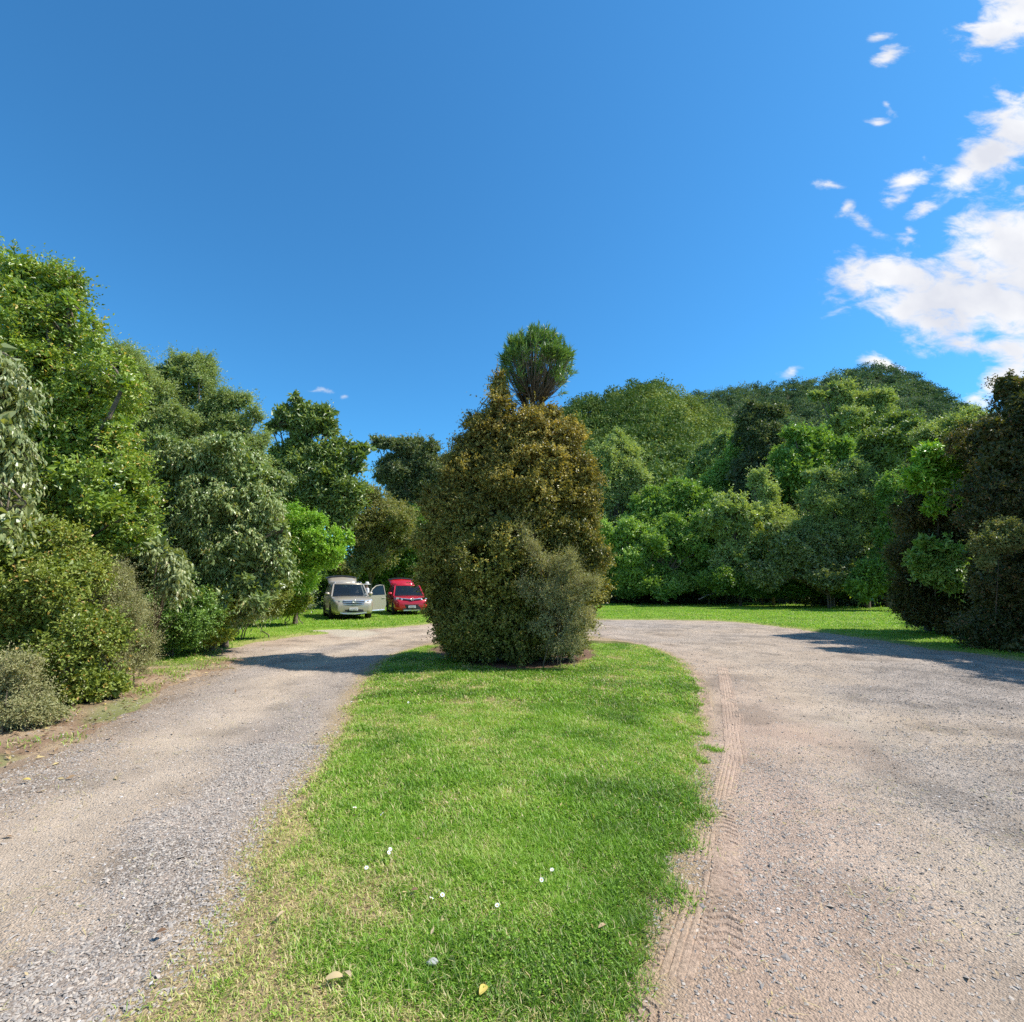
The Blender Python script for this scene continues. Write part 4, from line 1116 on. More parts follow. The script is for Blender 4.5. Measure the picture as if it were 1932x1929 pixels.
T('tall_pale_tree', 'tall loose pale-green tree rising above the others in front of the far peak', 'tree', 56,
  [(1545, 748, 22, 13), (1590, 738, 30, 18), (1620, 758, 40, 18), (1665, 762, 34, 24), (1585, 775, 30, 22), (1640, 790, 50, 28), (1590, 815, 40, 36), (1650, 830, 46, 36)], 'leaf_feather', 37, 1700, .8, 8, 7, .23, .09, trunk_r=.25, tint_mu=.5, back=.35, wind=(.25, 0, .1))
T('dark_broadleaf_tree', 'dark broadleaf tree at the right end of the tree line beside the lime-leaved sapling', 'tree', 37,
  [(1700, 800, 44, 24), (1660, 830, 40, 28), (1730, 825, 30, 34), (1690, 850, 50, 34), (1650, 870, 36, 30)], 'leaf_broad_dark', 38, 1300, .55, 7, 7, .18, .09, base=(27.5, 38), trunk_r=.2, tint_sp=.13, tint_mu=.46, back=.35)
T('plumed_tree', 'yellowish plume-shaped tree swept by the wind in the middle of the tree line', 'tree', 42,
  [(1430, 905, 18, 22), (1445, 940, 24, 36), (1465, 975, 28, 26), (1440, 985, 28, 26)], 'leaf_pale_yellow', 39, 700, .6, 8, 7, .16, .06, trunk_r=.12, wind=(.5, 0, .3), tint_mu=.6, back=.35)
T('light_leaved_tree', 'light yellow-green small tree in front of the tree line left of the plume', 'tree', 40.5,
  [(1372, 950, 40, 28), (1400, 975, 50, 40), (1360, 995, 40, 40), (1425, 1015, 44, 40), (1385, 1035, 48, 34), (1390, 1075, 44, 30), (1420, 1100, 40, 24)], 'leaf_pale_yellow', 40, 1000, .5, 7, 7, .16, .085, trunk_r=.12, tint_sp=.2, tint_mu=.5, back=.35, holes=.34, leaders=.15)
T('feathery_tree', 'wide feathery olive tree leaning left, in front of the right part of the tree line', 'tree', 36.5,
  [(1560, 905, 54, 28), (1620, 900, 50, 36), (1670, 890, 40, 34), (1540, 945, 44, 34), (1600, 955, 64, 46), (1660, 950, 48, 56), (1640, 1010, 54, 46), (1560, 1000, 54, 34), (1690, 1000, 34, 60)], 'leaf_feather', 41, 2200, .6, 9, 7, .13, .045, trunk_r=.16, wind=(.35, 0, .1), tint_sp=.13, tint_mu=.40, back=.35)
T('glossy_low_tree', 'low bushy tree with shiny whitish leaves at the lawn edge right of the dark gap', 'tree', 36.2,
  [(1500, 1050, 50, 36), (1555, 1035, 46, 32), (1600, 1060, 54, 40), (1540, 1080, 64, 34), (1630, 1085, 44, 34), (1465, 1075, 36, 36)], 'leaf_pale_droop', 42, 1700, .5, 7, 7, .15, .075, trunk_r=.1, stems=3, tint_sp=.15, tint_mu=.32, back=.35)
T('gap_shrub', 'dark shrub beside the shadowy opening in the tree line', 'shrub', 43,
  [(1440, 1065, 44, 34), (1400, 1070, 30, 30), (1450, 1100, 44, 26)], 'leaf_mid_green', 43, 600, .5, 7, 7, .17, .085, trunk_r=.1, tint_sp=.14, tint_mu=.38, back=.35)

T('bushy_tree', 'fresh green bushy tree at the foot of the tree line beside the bronze shrub', 'tree', 43.5,
  [(1180, 1010, 44, 40), (1230, 1030, 50, 40), (1300, 1020, 46, 44), (1340, 1000, 36, 50), (1200, 1090, 56, 34), (1290, 1100, 60, 30)], 'leaf_mid_green', 44, 1300, .6, 7, 7, .17, .085, trunk_r=.14, tint_sp=.2, tint_mu=.6, back=.3)
T('slender_tree', 'slender loose-crowned tree just left of the dark tall tree', 'tree', 52,
  [(1370, 900, 30, 46), (1355, 960, 40, 46), (1385, 850, 20, 30), (1340, 930, 30, 34)], 'leaf_mid_green', 45, 900, .7, 7, 7, .2, .09, trunk_r=.16, tint_sp=.16, tint_mu=.55, back=.3)
T('spreading_tree', 'spreading mid-green tree between the glossy broadleaf tree and the dark right-hand broadleaf', 'tree', 47,
  [(1610, 860, 46, 40), (1640, 900, 50, 50), (1600, 930, 50, 50), (1680, 910, 44, 50), (1490, 930, 40, 50), (1480, 990, 46, 50)], 'leaf_mid_green', 46, 1500, .7, 7, 7, .2, .095, trunk_r=.2, tint_sp=.16, tint_mu=.45, back=.3)
T('grey_leaved_tree', 'low greyish tree with fine leaves behind the glossy low tree', 'tree', 39,
  [(1480, 1020, 46, 44), (1530, 1000, 50, 44), (1610, 1030, 50, 46), (1670, 1060, 40, 50), (1560, 1050, 60, 50)], 'leaf_feather', 47, 1300, .55, 8, 7, .14, .055, trunk_r=.13, tint_sp=.16, tint_mu=.4, back=.3)
T('edge_tree', 'dense green tree at the right end of the far lawn tucked against the dark hedge', 'tree', 33,
  [(1680, 1060, 46, 50), (1650, 1095, 46, 34), (1700, 1000, 44, 60), (1690, 950, 36, 50), (1640, 1110, 40, 26)], 'leaf_mid_green', 48, 1300, .5, 7, 7, .14, .07, trunk_r=.12, tint_sp=.18, tint_mu=.36, back=.3)
T('skirt_shrub', 'low dark skirt of shrub under the light-leaved and plumed trees at the lawn edge', 'shrub', 39.5,
  [(1360, 1095, 40, 30), (1400, 1105, 44, 26), (1450, 1110, 44, 24), (1500, 1112, 44, 22), (1560, 1110, 50, 22), (1620, 1112, 40, 22)], 'leaf_mid_green', 49, 1200, .45, 7, 7, .15, .075, trunk_r=.05, stems=4, tint_sp=.18, tint_mu=.3, back=.3)

# ---- near right
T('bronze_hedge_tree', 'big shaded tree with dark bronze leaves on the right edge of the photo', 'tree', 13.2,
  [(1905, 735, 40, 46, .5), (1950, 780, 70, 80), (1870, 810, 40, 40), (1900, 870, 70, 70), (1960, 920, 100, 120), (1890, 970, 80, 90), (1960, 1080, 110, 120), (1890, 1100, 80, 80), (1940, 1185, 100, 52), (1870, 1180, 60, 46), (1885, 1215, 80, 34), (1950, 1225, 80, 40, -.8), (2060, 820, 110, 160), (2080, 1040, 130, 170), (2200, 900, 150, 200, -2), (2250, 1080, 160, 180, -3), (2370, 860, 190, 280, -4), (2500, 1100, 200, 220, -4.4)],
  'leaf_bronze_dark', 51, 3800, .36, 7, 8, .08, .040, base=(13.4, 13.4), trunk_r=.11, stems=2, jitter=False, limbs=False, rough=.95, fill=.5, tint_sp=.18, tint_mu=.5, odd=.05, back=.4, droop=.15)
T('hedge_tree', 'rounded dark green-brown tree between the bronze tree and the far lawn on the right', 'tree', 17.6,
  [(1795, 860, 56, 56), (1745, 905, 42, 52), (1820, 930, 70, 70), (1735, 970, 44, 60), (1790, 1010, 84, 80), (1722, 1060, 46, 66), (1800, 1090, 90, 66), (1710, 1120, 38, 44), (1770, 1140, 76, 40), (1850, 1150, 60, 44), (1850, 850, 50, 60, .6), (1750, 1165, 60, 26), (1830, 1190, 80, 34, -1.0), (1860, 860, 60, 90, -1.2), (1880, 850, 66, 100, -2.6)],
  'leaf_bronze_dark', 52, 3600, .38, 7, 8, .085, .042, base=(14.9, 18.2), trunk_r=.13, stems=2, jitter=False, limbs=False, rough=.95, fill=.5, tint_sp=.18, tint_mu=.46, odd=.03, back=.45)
T('lime_sapling', 'bright lime large-leaved shrub growing out of the top of the dark right-hand hedge', 'shrub', 16.5,
  [(1758, 862, 36, 24), (1795, 892, 30, 30), (1735, 905, 24, 26), (1775, 930, 26, 26), (1760, 958, 16, 14), (1820, 862, 20, 16)], 'leaf_lime', 53, 210, .34, 6, 9, .17, .052, base=(14.4, 18.0), trunk_r=.03, limbs=False, tint_sp=.16, tint_mu=.45, wind=(-.1, -.1, 0), droop=.15, shape='long', curl=.15, holes=.3, leaders=.2, rough=1.2)
T('green_sapling', 'shaded mid-green large-leaved shrub low in the dark right-hand hedge', 'shrub', 16.3,
  [(1750, 1030, 24, 22), (1785, 1050, 30, 28), (1760, 1075, 30, 26), (1795, 1095, 22, 22), (1735, 1060, 16, 18)], 'leaf_mid_green', 54, 190, .3, 6, 9, .16, .052, base=(14.2, 17.8), trunk_r=.03, limbs=False, tint_sp=.14, tint_mu=.55, droop=.15, shape='long', curl=.15, holes=.3, leaders=.2, rough=1.2)
T('yellow_topped_shrub', 'yellow-green shrub on the sunlit top of the right-hand hedge against the hill', 'shrub', 17.2,
  [(1800, 805, 44, 22), (1760, 825, 36, 20), (1840, 795, 30, 26)], 'leaf_pale_yellow', 55, 500, .32, 7, 7, .075, .036, base=(14.9, 18.4), trunk_r=.05, tint_sp=.2, tint_mu=.36, odd=.06)
T('bronze_spray_shrub', 'brown-leaved spray poking out of the middle of the big bronze tree', 'shrub', 12.0,
  [(1870, 1030, 34, 26), (1900, 1010, 36, 34), (1860, 1060, 22, 20)], 'leaf_brown_olive', 56, 260, .24, 7, 7, .06, .03, base=(12.6, 13.9), trunk_r=.02, limbs=False, tint_mu=.4, up=.3)
print('leaf faces', NLEAF[0])

# ---- undergrowth: the continuous shaded thicket inside the tree line and along the left bank
r = np.random.default_rng(77)
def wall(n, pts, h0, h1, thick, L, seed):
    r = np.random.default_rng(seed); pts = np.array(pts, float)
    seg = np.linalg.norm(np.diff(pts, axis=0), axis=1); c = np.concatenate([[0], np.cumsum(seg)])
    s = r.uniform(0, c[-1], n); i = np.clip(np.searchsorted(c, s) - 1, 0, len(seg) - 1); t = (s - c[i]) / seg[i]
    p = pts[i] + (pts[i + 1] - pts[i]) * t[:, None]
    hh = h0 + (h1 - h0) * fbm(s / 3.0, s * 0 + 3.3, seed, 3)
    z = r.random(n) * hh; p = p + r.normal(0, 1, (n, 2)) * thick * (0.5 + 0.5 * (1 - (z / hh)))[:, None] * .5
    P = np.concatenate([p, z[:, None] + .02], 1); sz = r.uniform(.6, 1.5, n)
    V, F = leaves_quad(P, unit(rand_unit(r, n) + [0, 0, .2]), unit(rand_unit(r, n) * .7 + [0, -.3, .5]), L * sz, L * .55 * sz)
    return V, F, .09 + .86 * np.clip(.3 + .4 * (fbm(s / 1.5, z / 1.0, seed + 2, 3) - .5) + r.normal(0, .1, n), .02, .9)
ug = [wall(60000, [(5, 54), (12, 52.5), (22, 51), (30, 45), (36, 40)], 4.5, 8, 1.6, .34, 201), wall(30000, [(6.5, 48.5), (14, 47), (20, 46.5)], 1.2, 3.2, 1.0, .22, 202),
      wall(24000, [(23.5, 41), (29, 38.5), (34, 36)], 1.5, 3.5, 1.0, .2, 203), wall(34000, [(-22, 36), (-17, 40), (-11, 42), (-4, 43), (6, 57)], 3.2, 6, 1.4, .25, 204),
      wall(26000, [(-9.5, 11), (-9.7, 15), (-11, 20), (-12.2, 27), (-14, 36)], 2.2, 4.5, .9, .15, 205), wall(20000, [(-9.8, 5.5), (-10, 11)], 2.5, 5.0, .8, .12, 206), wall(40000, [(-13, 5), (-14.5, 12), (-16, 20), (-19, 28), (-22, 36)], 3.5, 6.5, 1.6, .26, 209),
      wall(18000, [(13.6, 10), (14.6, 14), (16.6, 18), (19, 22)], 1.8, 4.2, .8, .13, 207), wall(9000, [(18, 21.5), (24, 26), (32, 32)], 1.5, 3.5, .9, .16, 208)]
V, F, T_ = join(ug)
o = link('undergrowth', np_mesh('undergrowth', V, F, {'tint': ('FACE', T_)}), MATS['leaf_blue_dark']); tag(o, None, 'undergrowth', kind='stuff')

# slim trunks standing at the front of the shaded opening in the tree line
def slim(px, Y, h, lean, rad, label):
    b = np.array([at(px, 1100, Y)[0], Y, -0.05]); m = MB()
    m.tube([(0, 0, 0), (lean * .2, 0, h * .3), (lean * .55, .05, h * .65), (lean, .1, h)], [rad * 1.3, rad, rad * .8, rad * .5], 7)
    root = empty('bare_trunk', b); tag(root, label, 'tree trunk', 'slim trunks in the dark opening of the tree line'); m.build('trunk', MATS['bark_grey'], root, True)
    return root
for i, (px, lean, rad) in enumerate([(1335, .3, .07), (1348, -.2, .05), (1368, .25, .08), (1385, -.3, .06)]):
    slim(px, 44.0 + .4 * i, 3.6 + .3 * i, lean, rad, ['slim pale trunk at the left side of the dark opening in the tree line', 'thinnest trunk in the dark opening of the tree line', 'thickest slim trunk in the dark opening of the tree line', 'slim trunk leaning left at the right side of the dark opening'][i])

# weathered timber: a log and a step lying in the shade at the opening
plain_mat('grey_timber', (0.42, 0.39, 0.35), 0.85, noise=.3, nscale=8)
def timber(px, py, Y, Lm, rad, label, name='fallen_log'):
    b = at(px, py, Y); m = MB()
    m.tube([(-Lm / 2, 0, -.45), (-Lm * .2, .04, -.12), (Lm * .2, .03, .16), (Lm / 2, .08, .40)], [rad, rad * 1.0, rad * .85, rad * .5], 9)
    m.tube([(Lm * .1, 0, .04), (Lm * .16, -.1, .16)], [rad * .35, rad * .15], 6)
    o = m.build(name, MATS['grey_timber'], None, True); o.location = (b[0], b[1], max(b[2], rad * .8)); tag(o, label, 'branch')
timber(1345, 1121, 42.5, 2.4, .045, 'long pale fallen branch leaning across the dark opening under the tree line', 'fallen_branch')
timber(1356, 1112, 43.5, 1.3, .035, 'shorter pale branch propped behind the long fallen branch in the dark opening', 'fallen_branch')

# ------------------------------------------------------------------ hills with forest
def prof(pts):
    q = [(ray(x, y)[0] / ray(x, y)[1], ray(x, y)[2] / ray(x, y)[1]) for x, y in pts]
    return np.array([a for a, b in q]), np.array([b for a, b in q])
def hill(name, pts, Yr, Y0, drop, label, seed, crowns, faces, cr, mat, lsz):
    pu, pv = prof(pts)
    us = np.linspace(pu[0], pu[-1], 90); ts = np.linspace(0, 1.5, 60)
    def surf(u, t):
        rv = np.interp(u, pu, pv)
        yr = Yr * (1 + .12 * np.sin(u * 5 + seed)) 
        zr = np.maximum(0, rv * yr + CAMZ - drop)
        y = Y0 + (yr - Y0) * t
        zf = np.where(t < 1, t ** 1.25, 1 - .9 * (t - 1) ** 1.3)
        spur = .20 * (fbm(u * 7, t * 2.5, seed, 4) - .5) * np.clip(1 - t, 0, 1) * np.clip(t * 3, 0, 1)
        return np.stack([u * y, y, zr * (zf + spur)], -1)
    U, Tt = np.meshgrid(us, ts); V = surf(U.ravel(), Tt.ravel())
    i = np.arange(len(V)).reshape(U.shape); F = np.stack([i[:-1, :-1], i[:-1, 1:], i[1:, 1:], i[1:, :-1]], -1).reshape(-1, 4)
    o = link(name, np_mesh(name, V, F, {'Col': ('POINT', np.tile(C_(.05, .065, .022), (len(V), 1)))}, smooth=True), MATS['ground']); tag(o, label, kind='structure')
    r = np.random.default_rng(seed)
    u = r.uniform(pu[0], pu[-1], crowns * 3); t = np.sqrt(r.uniform(.02, 1.08, crowns * 3)) 
    P = surf(u, t); ok = (P[:, 2] > 1) | (t < .3); P = P[ok][:crowns]; n = len(P)
    ang = fbm(P[:, 0] / 40, P[:, 1] / 60, seed + 9, 3)
    rad = cr * r.uniform(.45, 1.6, n) * np.where(r.random(n) < .12, 1.35, 1)
    sp = r.normal(0, .27, n) + .9 * (ang - .5)
    k = faces
    # each crown: a handful of sub-domes
    sub = 5
    su = rand_unit(r, n * sub); su[:, 2] = np.abs(su[:, 2]); so_ = np.repeat(P, sub, 0) + su * np.repeat(rad, sub)[:, None] * np.array([.5, .5, .45]) + np.array([0, 0, 1]) * np.repeat(rad, sub)[:, None] * r.uniform(.5, .95, (n, 1)).repeat(sub, 0)
    d = rand_unit(r, n * k); d[:, 2] = np.where(d[:, 2] < -.25, -d[:, 2], d[:, 2])
    sid = np.repeat(np.arange(n) * sub, k) + r.integers(0, sub, n * k)
    rr = np.repeat(rad, k)
    pos = so_[sid] + d * (rr * r.uniform(.42, .60, n * k))[:, None] * np.array([1, 1, 1.15])
    m = len(pos); s = lsz * r.uniform(.6, 1.4, m)
    Vf, Ff = leaves_quad(pos, unit(rand_unit(r, m) + d * .3), unit(d + rand_unit(r, m) * .55 + [0, 0, .3]), s, s * .6, .1, .1)
    tint = .09 + .86 * np.clip(.42 + np.repeat(sp, k) + r.normal(0, .10, m), .02, .93)
    o = link('hill_forest', np_mesh('hill_forest', Vf, Ff, {'tint': ('FACE', tint)}), MATS[mat]); tag(o, None, 'forest', kind='stuff')
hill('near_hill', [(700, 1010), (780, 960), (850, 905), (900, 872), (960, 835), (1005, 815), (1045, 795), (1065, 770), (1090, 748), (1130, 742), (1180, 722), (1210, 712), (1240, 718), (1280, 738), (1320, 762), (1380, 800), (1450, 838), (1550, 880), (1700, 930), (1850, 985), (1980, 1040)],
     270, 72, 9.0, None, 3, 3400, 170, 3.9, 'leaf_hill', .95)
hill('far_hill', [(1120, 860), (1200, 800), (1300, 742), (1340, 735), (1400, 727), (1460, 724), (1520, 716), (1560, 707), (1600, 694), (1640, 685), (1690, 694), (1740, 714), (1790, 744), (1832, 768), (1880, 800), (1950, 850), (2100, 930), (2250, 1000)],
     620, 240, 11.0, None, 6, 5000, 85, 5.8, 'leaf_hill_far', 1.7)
# ------------------------------------------------------------------ cars
plain_mat('beige_paint', (0.44, 0.375, 0.285), 0.30, 0.35, 0.5, coat=0.7)
plain_mat('red_paint', (0.50, 0.012, 0.022), 0.28, 0.15, 0.5, coat=0.8)
plain_mat('black_plastic', (0.018, 0.018, 0.02), 0.55)
plain_mat('dark_trim', (0.03, 0.03, 0.032), 0.35)
def glass_mat():
    m, nt, out = new_mat('car_glass')
    p = nt.nodes.new('ShaderNodeBsdfPrincipled'); p.inputs['Base Color'].default_value = (.02, .028, .035, 1); p.inputs['Roughness'].default_value = .05; p.inputs['Specular IOR Level'].default_value = .7
    t = nt.nodes.new('ShaderNodeBsdfTransparent'); t.inputs[0].default_value = (.62, .70, .72, 1)
    mx = nt.nodes.new('ShaderNodeMixShader'); mx.inputs[0].default_value = .5
    nt.links.new(p.outputs[0], mx.inputs[1]); nt.links.new(t.outputs[0], mx.inputs[2]); nt.links.new(mx.outputs[0], out.inputs[0]); MATS['car_glass'] = m
glass_mat()
plain_mat('chrome', (0.74, 0.74, 0.73), 0.28, 0.9)
plain_mat('silver', (0.60, 0.61, 0.63), 0.32, 0.7)
plain_mat('tyre', (0.022, 0.022, 0.023), 0.8, spec=0.3)
plain_mat('lamp_clear', (0.75, 0.77, 0.80), 0.08, 0.4, 0.9, coat=1.0)
plain_mat('lamp_red', (0.40, 0.01, 0.012), 0.15, 0.0, 0.6, coat=1.0)
plain_mat('plate_white', (0.75, 0.75, 0.74), 0.4)
plain_mat('plate_ink', (0.02, 0.02, 0.025), 0.5)
plain_mat('headliner', (0.50, 0.49, 0.47), 0.8)
plain_mat('seat_fabric', (0.12, 0.11, 0.10), 0.85)

def suv(name, label, paint, loc, heading, door_open, Lc, Wc, Hc, slats, nose, red=False):
    """x forward, y to the car's left, z up; heading = angle of +x from world +x"""
    root = empty(name, (loc[0], loc[1], loc[2]), heading); tag(root, label, 'car', None)
    P = MATS[paint]; hw = Wc / 2; fx = Lc * .505; rx = -Lc * .495
    belt = Hc * .635; bonnet = Hc * .605
    wr = .365; ax_f = Lc * .285; ax_r = -Lc * .30
    # --- lower body lofted along its length: x, half width, sill z, shoulder z, crown z
    st = [(rx, hw * .80, .46, belt * .90, belt * .93), (rx + .06, hw * .92, .34, belt * .97, belt), (rx + .35, hw * .985, .27, belt * 1.0, belt * 1.02), (rx + 1.1, hw, .24, belt, belt * 1.02),
          (-.4, hw * .985, .24, belt * .985, belt), (.55, hw * .985, .24, belt * .965, belt * .98), (Lc * .20, hw * .985, .25, bonnet * .985, bonnet * 1.035), (Lc * .30, hw, .26, bonnet * .965, bonnet * 1.02),
          (Lc * .40, hw * .985, .27, bonnet * .925, bonnet * .985), (Lc * .455, hw * .955, .28, bonnet * .875, bonnet * .925), (Lc * .485, hw * .87, .30, bonnet * .80, bonnet * .84), (fx - .01, hw * .76, .34, bonnet * .68, bonnet * .71), (fx, hw * .70, .40, bonnet * .58, bonnet * .60)]
    rings = []
    for (x, w, zl, zs, zc) in st:
        mid = lerp(zl, zs, .52)
        half = [(w * .86, zl), (w * .965, zl + .06), (w * .985, lerp(zl, mid, .6)), (w * 1.0, mid), (w * .995, lerp(mid, zs, .6)), (w * .965, zs - .02), (w * .90, zs + .02), (w * .55, lerp(zs + .02, zc, .75)), (w * .2, zc)]
        rings.append([(x, y, z) for y, z in half] + [(x, -y, z) for y, z in half[::-1]])
    m = MB(); m.loft(rings); bme = m.mesh('body', True); body = link('body', bme, P, root)
    # wheel arches cut out of the body
    cutters = []
    for ax in (ax_f, ax_r):
        c = MB(); c.lathe([(wr + .055, -2), (wr + .055, 2)], 28, 'y', (ax, 0, wr + .02)); cutters.append(c.build('cutter'))
    for c in cutters:
        c.parent = root; md = body.modifiers.new('arch', 'BOOLEAN'); md.operation = 'DIFFERENCE'; md.object = c; md.solver = 'EXACT'
    dg = bpy.context.evaluated_depsgraph_get(); dg.update()
    nm = bpy.data.meshes.new_from_object(body.evaluated_get(dg)); body.modifiers.clear(); body.data = nm; nm.name = 'body'
    if not nm.materials: nm.materials.append(P)
    for c in cutters: bpy.data.objects.remove(c, do_unlink=True)
    for s in (1, -1):      # dark wheel wells behind the wheels
        for ax in (ax_f, ax_r):
            pass
    m = MB(); m.box((0, 0, .42), (Lc * .44, hw * .62, .16)); m.build('underbody', MATS['black_plastic'], root)
    # --- greenhouse: pillars and roof round dark glass
    zb = belt + .0; zr = Hc - .085
    xb0, xb1 = rx + .12, Lc * .215; xt0, xt1 = rx + .50, Lc * .065
    wb, wt = hw * .91, hw * .76
    def gp(t, s, z, inset=0.0):
        k = (z - zb) / (zr - zb)
        return np.array([lerp(lerp(xb0, xt0, k), lerp(xb1, xt1, k), t), s * (lerp(wb, wt, k) - inset), z])
    m = MB()
    fr = [gp(0, 1, zb, .03), gp(1, 1, zb, .03), gp(1, -1, zb, .03), gp(0, -1, zb, .03)]; tp = [gp(0, 1, zr, .02), gp(1, 1, zr, .02), gp(1, -1, zr, .02), gp(0, -1, zr, .02)]
    # windscreen as a bowed sheet
    rows = []
    for i in range(9):
        s = lerp(1, -1, i / 8); bow = .10 * (1 - s * s)
        rows.append([gp(1, 0, zb - .03) + [bow + .015, s * (wb - .07), 0], gp(1, 0, zr - .02) + [bow * .6 + .015, s * (wt - .06), 0]])
    ws = MB(); ws.loft([[r_[0] for r_ in rows] + [r_[1] - np.array([.012, 0, 0]) for r_ in rows[::-1]][:0] or [r_[0] for r_ in rows], [r_[1] for r_ in rows]], closed=False)
    ws.build('windscreen', MATS['car_glass'], root, True)
    inn = MB(); inn.box((Lc * .06, 0, belt + .06), (.34, hw * .72, .05)); inn.build('dashboard', MATS['black_plastic'], root)
    for yy in (hw * .38, -hw * .38):
        se = MB(); se.loft([[(-.22, yy - .23, .55), (-.22, yy + .23, .55), (-.05, yy + .23, .55), (-.05, yy - .23, .55)], [(-.35, yy - .21, belt + .28), (-.35, yy + .21, belt + .28), (-.24, yy + .21, belt + .28), (-.24, yy - .21, belt + .28)]])
        sb = se.build('seat', MATS['seat_fabric'], root)
        hb = MB(); hb.box((-.31, yy, belt + .38), (.04, .12, .09)); hb.build('headrest', MATS['seat_fabric'], sb)
    # side windows (front, rear door, quarter), each its own pane
    for s in (1, -1):
        for (t0, t1) in ((.69, .93), (.40, .66), (.12, .37)):
            if door_open and s == door_open and t0 > .6: continue
            w = MB(); zz0, zz1 = zb + .015, zr - .05
            q = [gp(t0, s, zz0, .0), gp(t1, s, zz0, .0), gp(min(t1, .93), s, zz1, .0), gp(t0, s, zz1, .0)]
            o_ = np.array([0, -s * .02, 0])
            w.add(q + [p + o_ for p in q], [(0, 1, 2, 3), (4, 7, 6, 5), (0, 4, 5, 1), (1, 5, 6, 2), (2, 6, 7, 3), (3, 7, 4, 0)])
            w.build('side_window', MATS['car_glass'], root)
        for t, rr in ((1.0, .045), (.675, .05), (.385, .05), (.06, .11)):
            pm = MB(); a, b = gp(t, s, zb - .04, .02), gp(t, s, zr + .01, .015)
            ring = lambda c: [c + [rr, s * .03, 0], c + [-rr, s * .03, 0], c + [-rr, -s * .035, 0], c + [rr, -s * .035, 0]]
            pm.loft([ring(a), ring(lerp(a, b, .5)), ring(b)]); pm.build('pillar', P, root)
    # roof: bowed panel
    rr_ = []
    for i in range(8):
        t = i / 7; x = lerp(xt0 - .05, xt1 + .05, t); z = zr + .045 * math.sin(math.pi * (.15 + .8 * t)) + .01
        w = wt * (1 - .03 * abs(t - .5))
        rr_.append([(x, w, zr - .025), (x, w * .96, z - .01), (x, w * .6, z + .018), (x, 0, z + .025), (x, -w * .6, z + .018), (x, -w * .96, z - .01), (x, -w, zr - .025)])
    m = MB(); m.loft(rr_); m.build('roof', P, root, True)
    for s in (1, -1):
        m = MB(); m.tube([(xt0 + .1, s * wt * .86, zr + .05), (xt0 + .2, s * wt * .88, zr + .095), (xt1 - .25, s * wt * .88, zr + .095), (xt1 - .12, s * wt * .86, zr + .04)], [.018] * 4, 6); m.build('roof_rail', MATS['silver' if not red else 'black_plastic'], root, True)
    # --- raised tailgate hinged at the back edge of the roof
    tg = []
    hinge = np.array([xt0 - .02, 0, zr + .03]); dirv = unit(np.array([-.93, 0, .34]))
    for i in range(6):
        t = i / 5; c = hinge + dirv * (1.02 * t) + np.array([0, 0, .10 * math.sin(math.pi * t)]); w = lerp(wt * .98, hw * .86, t)
        tg.append([c + np.array([0, y * w, .05 * (1 - y * y) + dz]) for y, dz in [(1, 0), (.7, .03), (0, .05), (-.7, .03), (-1, 0)]] + [c + np.array([0, y * w, .05 * (1 - y * y) - .06]) for y in (-1, -.7, 0, .7, 1)])
    m = MB(); m.loft(tg); tgo = m.build('tailgate', P, root, True)
    upn = np.array([.34, 0, .93])
    q = [hinge + dirv * .10 + [0, y * wt * .78, 0] + upn * (.10 + .03 * (1 - y * y)) for y in (1, .5, 0, -.5, -1)] + [hinge + dirv * .52 + [0, y * hw * .70, 0] + upn * (.17 + .03 * (1 - y * y)) for y in (-1, -.5, 0, .5, 1)]
    ys = (1, .6, .2, -.2, -.6, -1)
    def tgp(t, y): return hinge + dirv * (1.02 * t) + np.array([0, y * lerp(wt * .98, hw * .86, t) * .97, .10 * math.sin(math.pi * t) + .05 * (1 - y * y)]) + upn * (.075 - .03 * y * y)
    m = MB(); m.loft([[tgp(t, y) for y in ys] for t in (.50, .60, .70, .78)], closed=False); m.build('tailgate_gap_strip', MATS['black_plastic'], tgo, True)  # black strip laid on to stand in for the dark gap below the lip
    for s in (1, -1):
        m = MB(); m.tube([gp(.03, s, zb + .25, .08), hinge + dirv * .5 + [0, s * wt * .9, -.03]], [.012, .012], 6); m.build('gas_strut', MATS['dark_trim'], tgo)
        m = MB(); c = (rx + .03, s * hw * .80, belt * .86); m.box(c, (.06, .10, .13)); m.build('tail_light', MATS['lamp_red'], root)
    m = MB(); m.loft([[(rx - .03, y, z) for y, z in [(hw * .85, .36), (hw * .85, .60), (-hw * .85, .60), (-hw * .85, .36)]], [(rx + .14, y, z) for y, z in [(hw * .95, .36), (hw * .95, .62), (-hw * .95, .62), (-hw * .95, .36)]]]); m.build('rear_bumper', MATS['black_plastic'], root)
    # --- front end, wrapped round the nose: points at y on the front face
    def nx(y, z):
        a = abs(y) / hw
        zz = np.clip((z - .30) / (bonnet - .30), 0, 1)
        return fx + .012 - .42 * max(0, a - .42) ** 1.7 - .13 * zz ** 3 - .035 * a
    def patch(name, pts, mat, par, th=.02, prox=.0, smooth=False):
        m = MB(); f = [np.array([nx(y, z) + prox + th, y, z]) for y, z in pts]; b = [np.array([nx(y, z) + prox - .12, y, z]) for y, z in pts]; n = len(pts)
        m.add(f + b, [tuple(range(n)), tuple(range(n, 2 * n))[::-1]] + [(i, (i + 1) % n, n + (i + 1) % n, n + i) for i in range(n)])
        return m.build(name, mat, par, smooth)
    gz0, gz1 = bonnet * .665, bonnet * .85; gw = hw * .50
    def strip(y0, y1, z0f, z1f, n=9):
        ys = np.linspace(y0, y1, n)
        return [(y, z0f(y)) for y in ys] + [(y, z1f(y)) for y in ys[::-1]]
